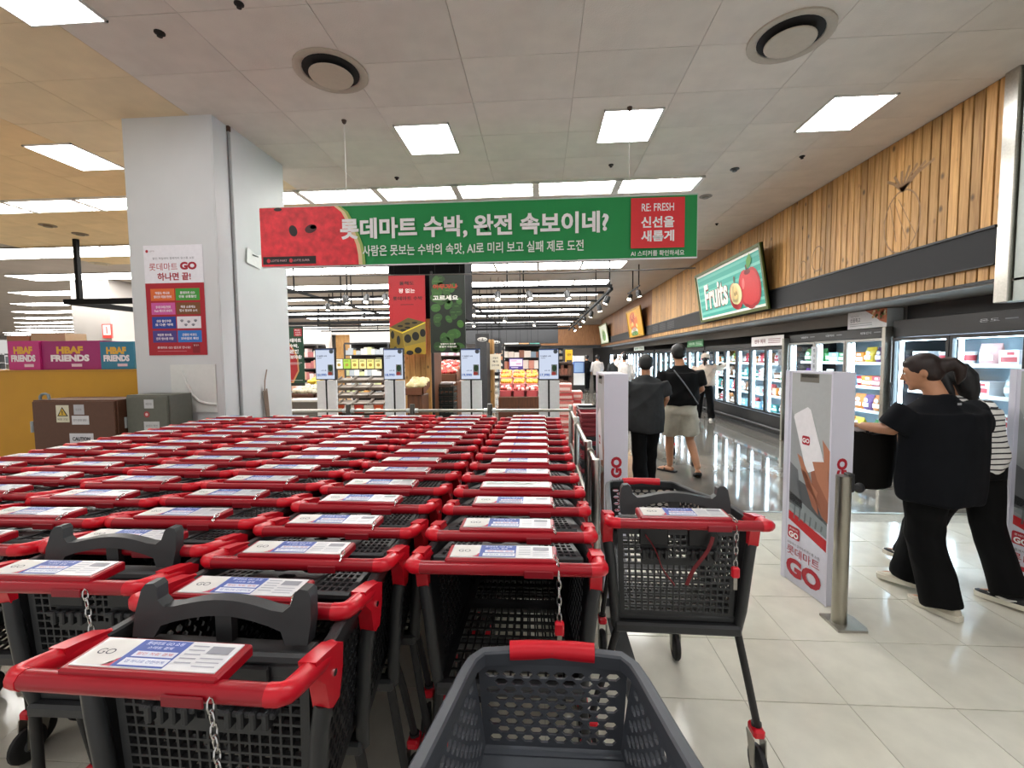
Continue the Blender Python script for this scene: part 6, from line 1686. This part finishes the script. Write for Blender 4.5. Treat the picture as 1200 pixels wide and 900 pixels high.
def collar_tag(t, k, d):
    b = MB(); b.box(-.012, .012, -.094 * k, -.090 * k, d['neck'].z - .065 * k, d['neck'].z - .052 * k, C('#a9a9ad')); b.build('neck_tag', t)
w1 = person('woman in oversized black tee with tied-back brown hair holding a black bag', 2.45, 2.86, radians(10), 1.62,
    dict(hip=(0, 0, .85), chest=(0, -.005, 1.13), neck=(0.0, .02, 1.315), head=(-.045, .095, 1.45), face=radians(42), nod=radians(16),
         elbow_l=(-.27, .07, 1.085), hand_l=(-.29, .26, 1.085), elbow_r=(.29, .06, 1.07), hand_r=(.10, .27, 1.02), curl_l=.55, curl_r=.7,
         foot_l=(-.085, -.12, 0.004), knee_l=(-.10, -.01, .44), foot_r=(.0, .17, .03), knee_r=(.06, .13, .46), toe_l=radians(10), toe_r=radians(12), pitch_r=radians(8)),
    skin_m, hair_m, tee_black, trouser_black, ('shoe', cream_shoe, cream_sole), voxel=.0075, sleeve=.46, hem=.66, topw=1.22, legw=1.12, hair='ponytail', extra=collar_tag)
w2 = person('woman in black and white striped tee with long dark hair', 2.86, 3.10, radians(12), 1.58,
    dict(hip=(0, 0, .83), chest=(-.02, .03, 1.12), neck=(-.04, .06, 1.29), head=(-.085, .12, 1.42), face=radians(15), nod=radians(12),
         elbow_l=(-.24, .10, 1.06), hand_l=(-.18, .30, .98), elbow_r=(.23, .06, 1.06), hand_r=(.20, .28, .97),
         foot_l=(-.10, .30, .03), knee_l=(-.10, .20, .45), foot_r=(-.05, -.27, .015), knee_r=(.05, -.06, .44), toe_l=radians(5), toe_r=radians(8), pitch_l=0, pitch_r=radians(4)),
    skin_m, hair_b, stripe, trouser_black, ('shoe', shoe_black, cream_sole, C('#e9e6df')), voxel=.0085, sleeve=.42, hem=.80, topw=1.02, legw=1.08, hair='long')
# black bag with snacks, carried in front of her
bx, by = 2.215, 3.12
t = thing('carrier_bag', 'large black fabric bag held in front of the woman in black tee', 'bag', (bx, by, .66))
b = MB(); rings = []
for z, rx, ry in ((0, .11, .08), (.02, .135, .10), (.15, .15, .115), (.3, .155, .12), (.38, .15, .12)):
    rings.append([Vector((rx * (1 if abs(cos(2 * PI * q / 16)) > .3 else .97) * cos(2 * PI * q / 16), ry * sin(2 * PI * q / 16), z + .012 * sin(q * 2.1) * (z > .2))) for q in range(16)])
b.loft(rings, cloth_mat('bag_fabric', '#141210', .4)); b.build('body', t, smooth=50)
for s_ in (-1, 1):
    MB().tube([(-.08, s_ * .09, .36), (-.05, s_ * .05, .40), (0, s_ * .02, .425), (.05, s_ * .05, .40), (.08, s_ * .09, .36)], .009, black_metal, n=6).build('handle', t, smooth=50)
b = MB(); b.ell((0, 0, 0), (.06, .05, .045), C('#5a2a44', .3), 9, 6); b.box(-.03, .03, -.058, -.05, -.02, .02, C('#d8b0b8')); b.build('snack_bag', None, loc=(bx + .07, by - .03, 1.05), label='purple snack bag sticking out of the black carrier bag', category='food', smooth=50)
b = MB(); b.ell((0, 0, 0), (.06, .045, .035), C('#d9cfc6', .3), 9, 6); b.build('snack_bag', None, loc=(bx - .06, by - .02, 1.055), label='white snack bag sticking out of the black carrier bag', category='food', smooth=50)
# couple walking away
f1 = P(757, 566, 5.35); f2 = P(796, 556, 5.85)
def strap(t, k, d):
    n_, h_ = d['neck'], d['hip']
    b = MB(); pts = []
    for q in range(11):
        u = q / 10
        x = -.11 + .30 * u; z = n_.z - .075 - (n_.z - .12 - h_.z) * u
        yb_ = -(.125 + .062 * sin(PI * min(1, u * 1.05 + .06))) * k
        pts.append((x, yb_ + n_.y * (1 - u), z))
    b.tube(pts, .014, C('#6d6e74', .5), n=6, ry=.6); b.build('crossbody_strap', t, smooth=50)
person('woman with short black hair in loose charcoal tee and black trousers walking away', f1.x - .01, 5.36, radians(-6), 1.585,
    dict(head=(0, .03, 1.475), elbow_l=(-.25, -.02, 1.05), hand_l=(-.275, .03, .82), elbow_r=(.245, .02, 1.05), hand_r=(.22, .2, .92),
         foot_l=(-.06, -.09, .01), foot_r=(.06, .16, .01), nod=.12, curl_l=.5),
    skin_m, hair_b, tee_grey, trouser_black, ('shoe', shoe_black, shoe_black), voxel=.010, sleeve=.42, hem=.66, topw=1.14, legw=1.05)
person('man in black tee, stone shorts and sandals with crossbody strap walking away', f2.x, 5.85, radians(-4), 1.71,
    dict(head=(-.02, .05, 1.60), elbow_l=(-.25, .0, 1.12), hand_l=(-.2, .22, 1.0), elbow_r=(.265, -.0, 1.12), hand_r=(.2, .24, 1.02),
         foot_l=(-.08, .18, .0), knee_l=(-.095, .17, .47), foot_r=(.20, -.12, .03), knee_r=(.14, .04, .46), toe_l=radians(50), toe_r=radians(-8), pitch_r=radians(25)),
    skin_m, hair_b, tee_black2, shorts_m, ('sandal', shoe_black), voxel=.010, sleeve=.40, hem=.93, topw=1.15, legw=1.15, shorts=True, extra=strap)
make_cart(f2.x + .02, 6.2, radians(-4), 'shopping cart pushed by the walking couple, mostly hidden by them', None, 'down', False, 2, spread=True)
# woman reaching to a freezer door
def cap(t, k, d):
    hp, hr = d['hp'], d['hr']
    b = MB(); b.ell(hp(0, -.05, .35), (hr * 1.05, hr * 1.12, hr * .9), C('#cdbfae', .8), 16, 9); b.ell(hp(0, .7, .2), (hr * .8, hr * .75, hr * .1), C('#cdbfae', .8), 12, 5); b.build('cap', t, smooth=60)
person('woman in cream hoodie and beige cap reaching towards a freezer door', 3.93, 10.9, radians(-20), 1.62,
    dict(head=(0, .03, 1.50), elbow_l=(-.27, .02, 1.13), hand_l=(-.22, .18, .95), elbow_r=(.33, .12, 1.24), hand_r=(.50, .26, 1.37), foot_l=(-.16, 0, 0), foot_r=(.15, .04, 0), toe_l=.2, toe_r=-.2),
    skin_m, hair_b, hoodie_m, trouser_black, ('shoe', C('#d9d5cf'), C('#efece6')), voxel=.013, sleeve=.95, hem=.84, topw=1.2, legw=.95, hair='tail', extra=cap)
# three shoppers far down the aisle
white_top = cloth_mat('white_blouse', '#dcd6d2', .3); dark_top = cloth_mat('dark_coat', '#2e3133', .3)
for px, Y, top_, l, j in (
    (732, 13.5, white_top, 'woman in long white top with raised arm behind the left gate pylon', dict(elbow_l=(-.25, .1, 1.35), hand_l=(-.12, .14, 1.58), elbow_r=(.24, .0, 1.05), hand_r=(.24, .1, .85))),
    (721, 15.5, dark_top, 'person in dark grey top beyond the left gate pylon', dict(elbow_l=(-.24, 0, 1.05), hand_l=(-.24, .1, .85), elbow_r=(.24, .0, 1.05), hand_r=(.24, .1, .85))),
    (700, 19.5, white_top, 'person in pale top with a dark bag far down the aisle', dict(elbow_l=(-.24, 0, 1.05), hand_l=(-.24, .1, .85), elbow_r=(.24, .0, 1.05), hand_r=(.24, .1, .85))),
    (688, 21, tee_black2, 'person in black clothes at the far end of the aisle', dict(elbow_l=(-.24, 0, 1.05), hand_l=(-.24, .1, .85), elbow_r=(.24, .0, 1.05), hand_r=(.24, .1, .85)))):
    jj = dict(head=(0, .03, 1.52), foot_l=(-.08, -.08, 0), foot_r=(.08, .1, 0)); jj.update(j)
    person(l, P(px, 440, Y).x, Y, random.uniform(-.3, .3), 1.64, jj, skin_m, hair_b, top_, trouser_black, ('shoe', shoe_black, shoe_black), voxel=.018, sleeve=.9, hem=.75 if top_ is white_top else None)
bpy.data.scenes.remove(WORK)
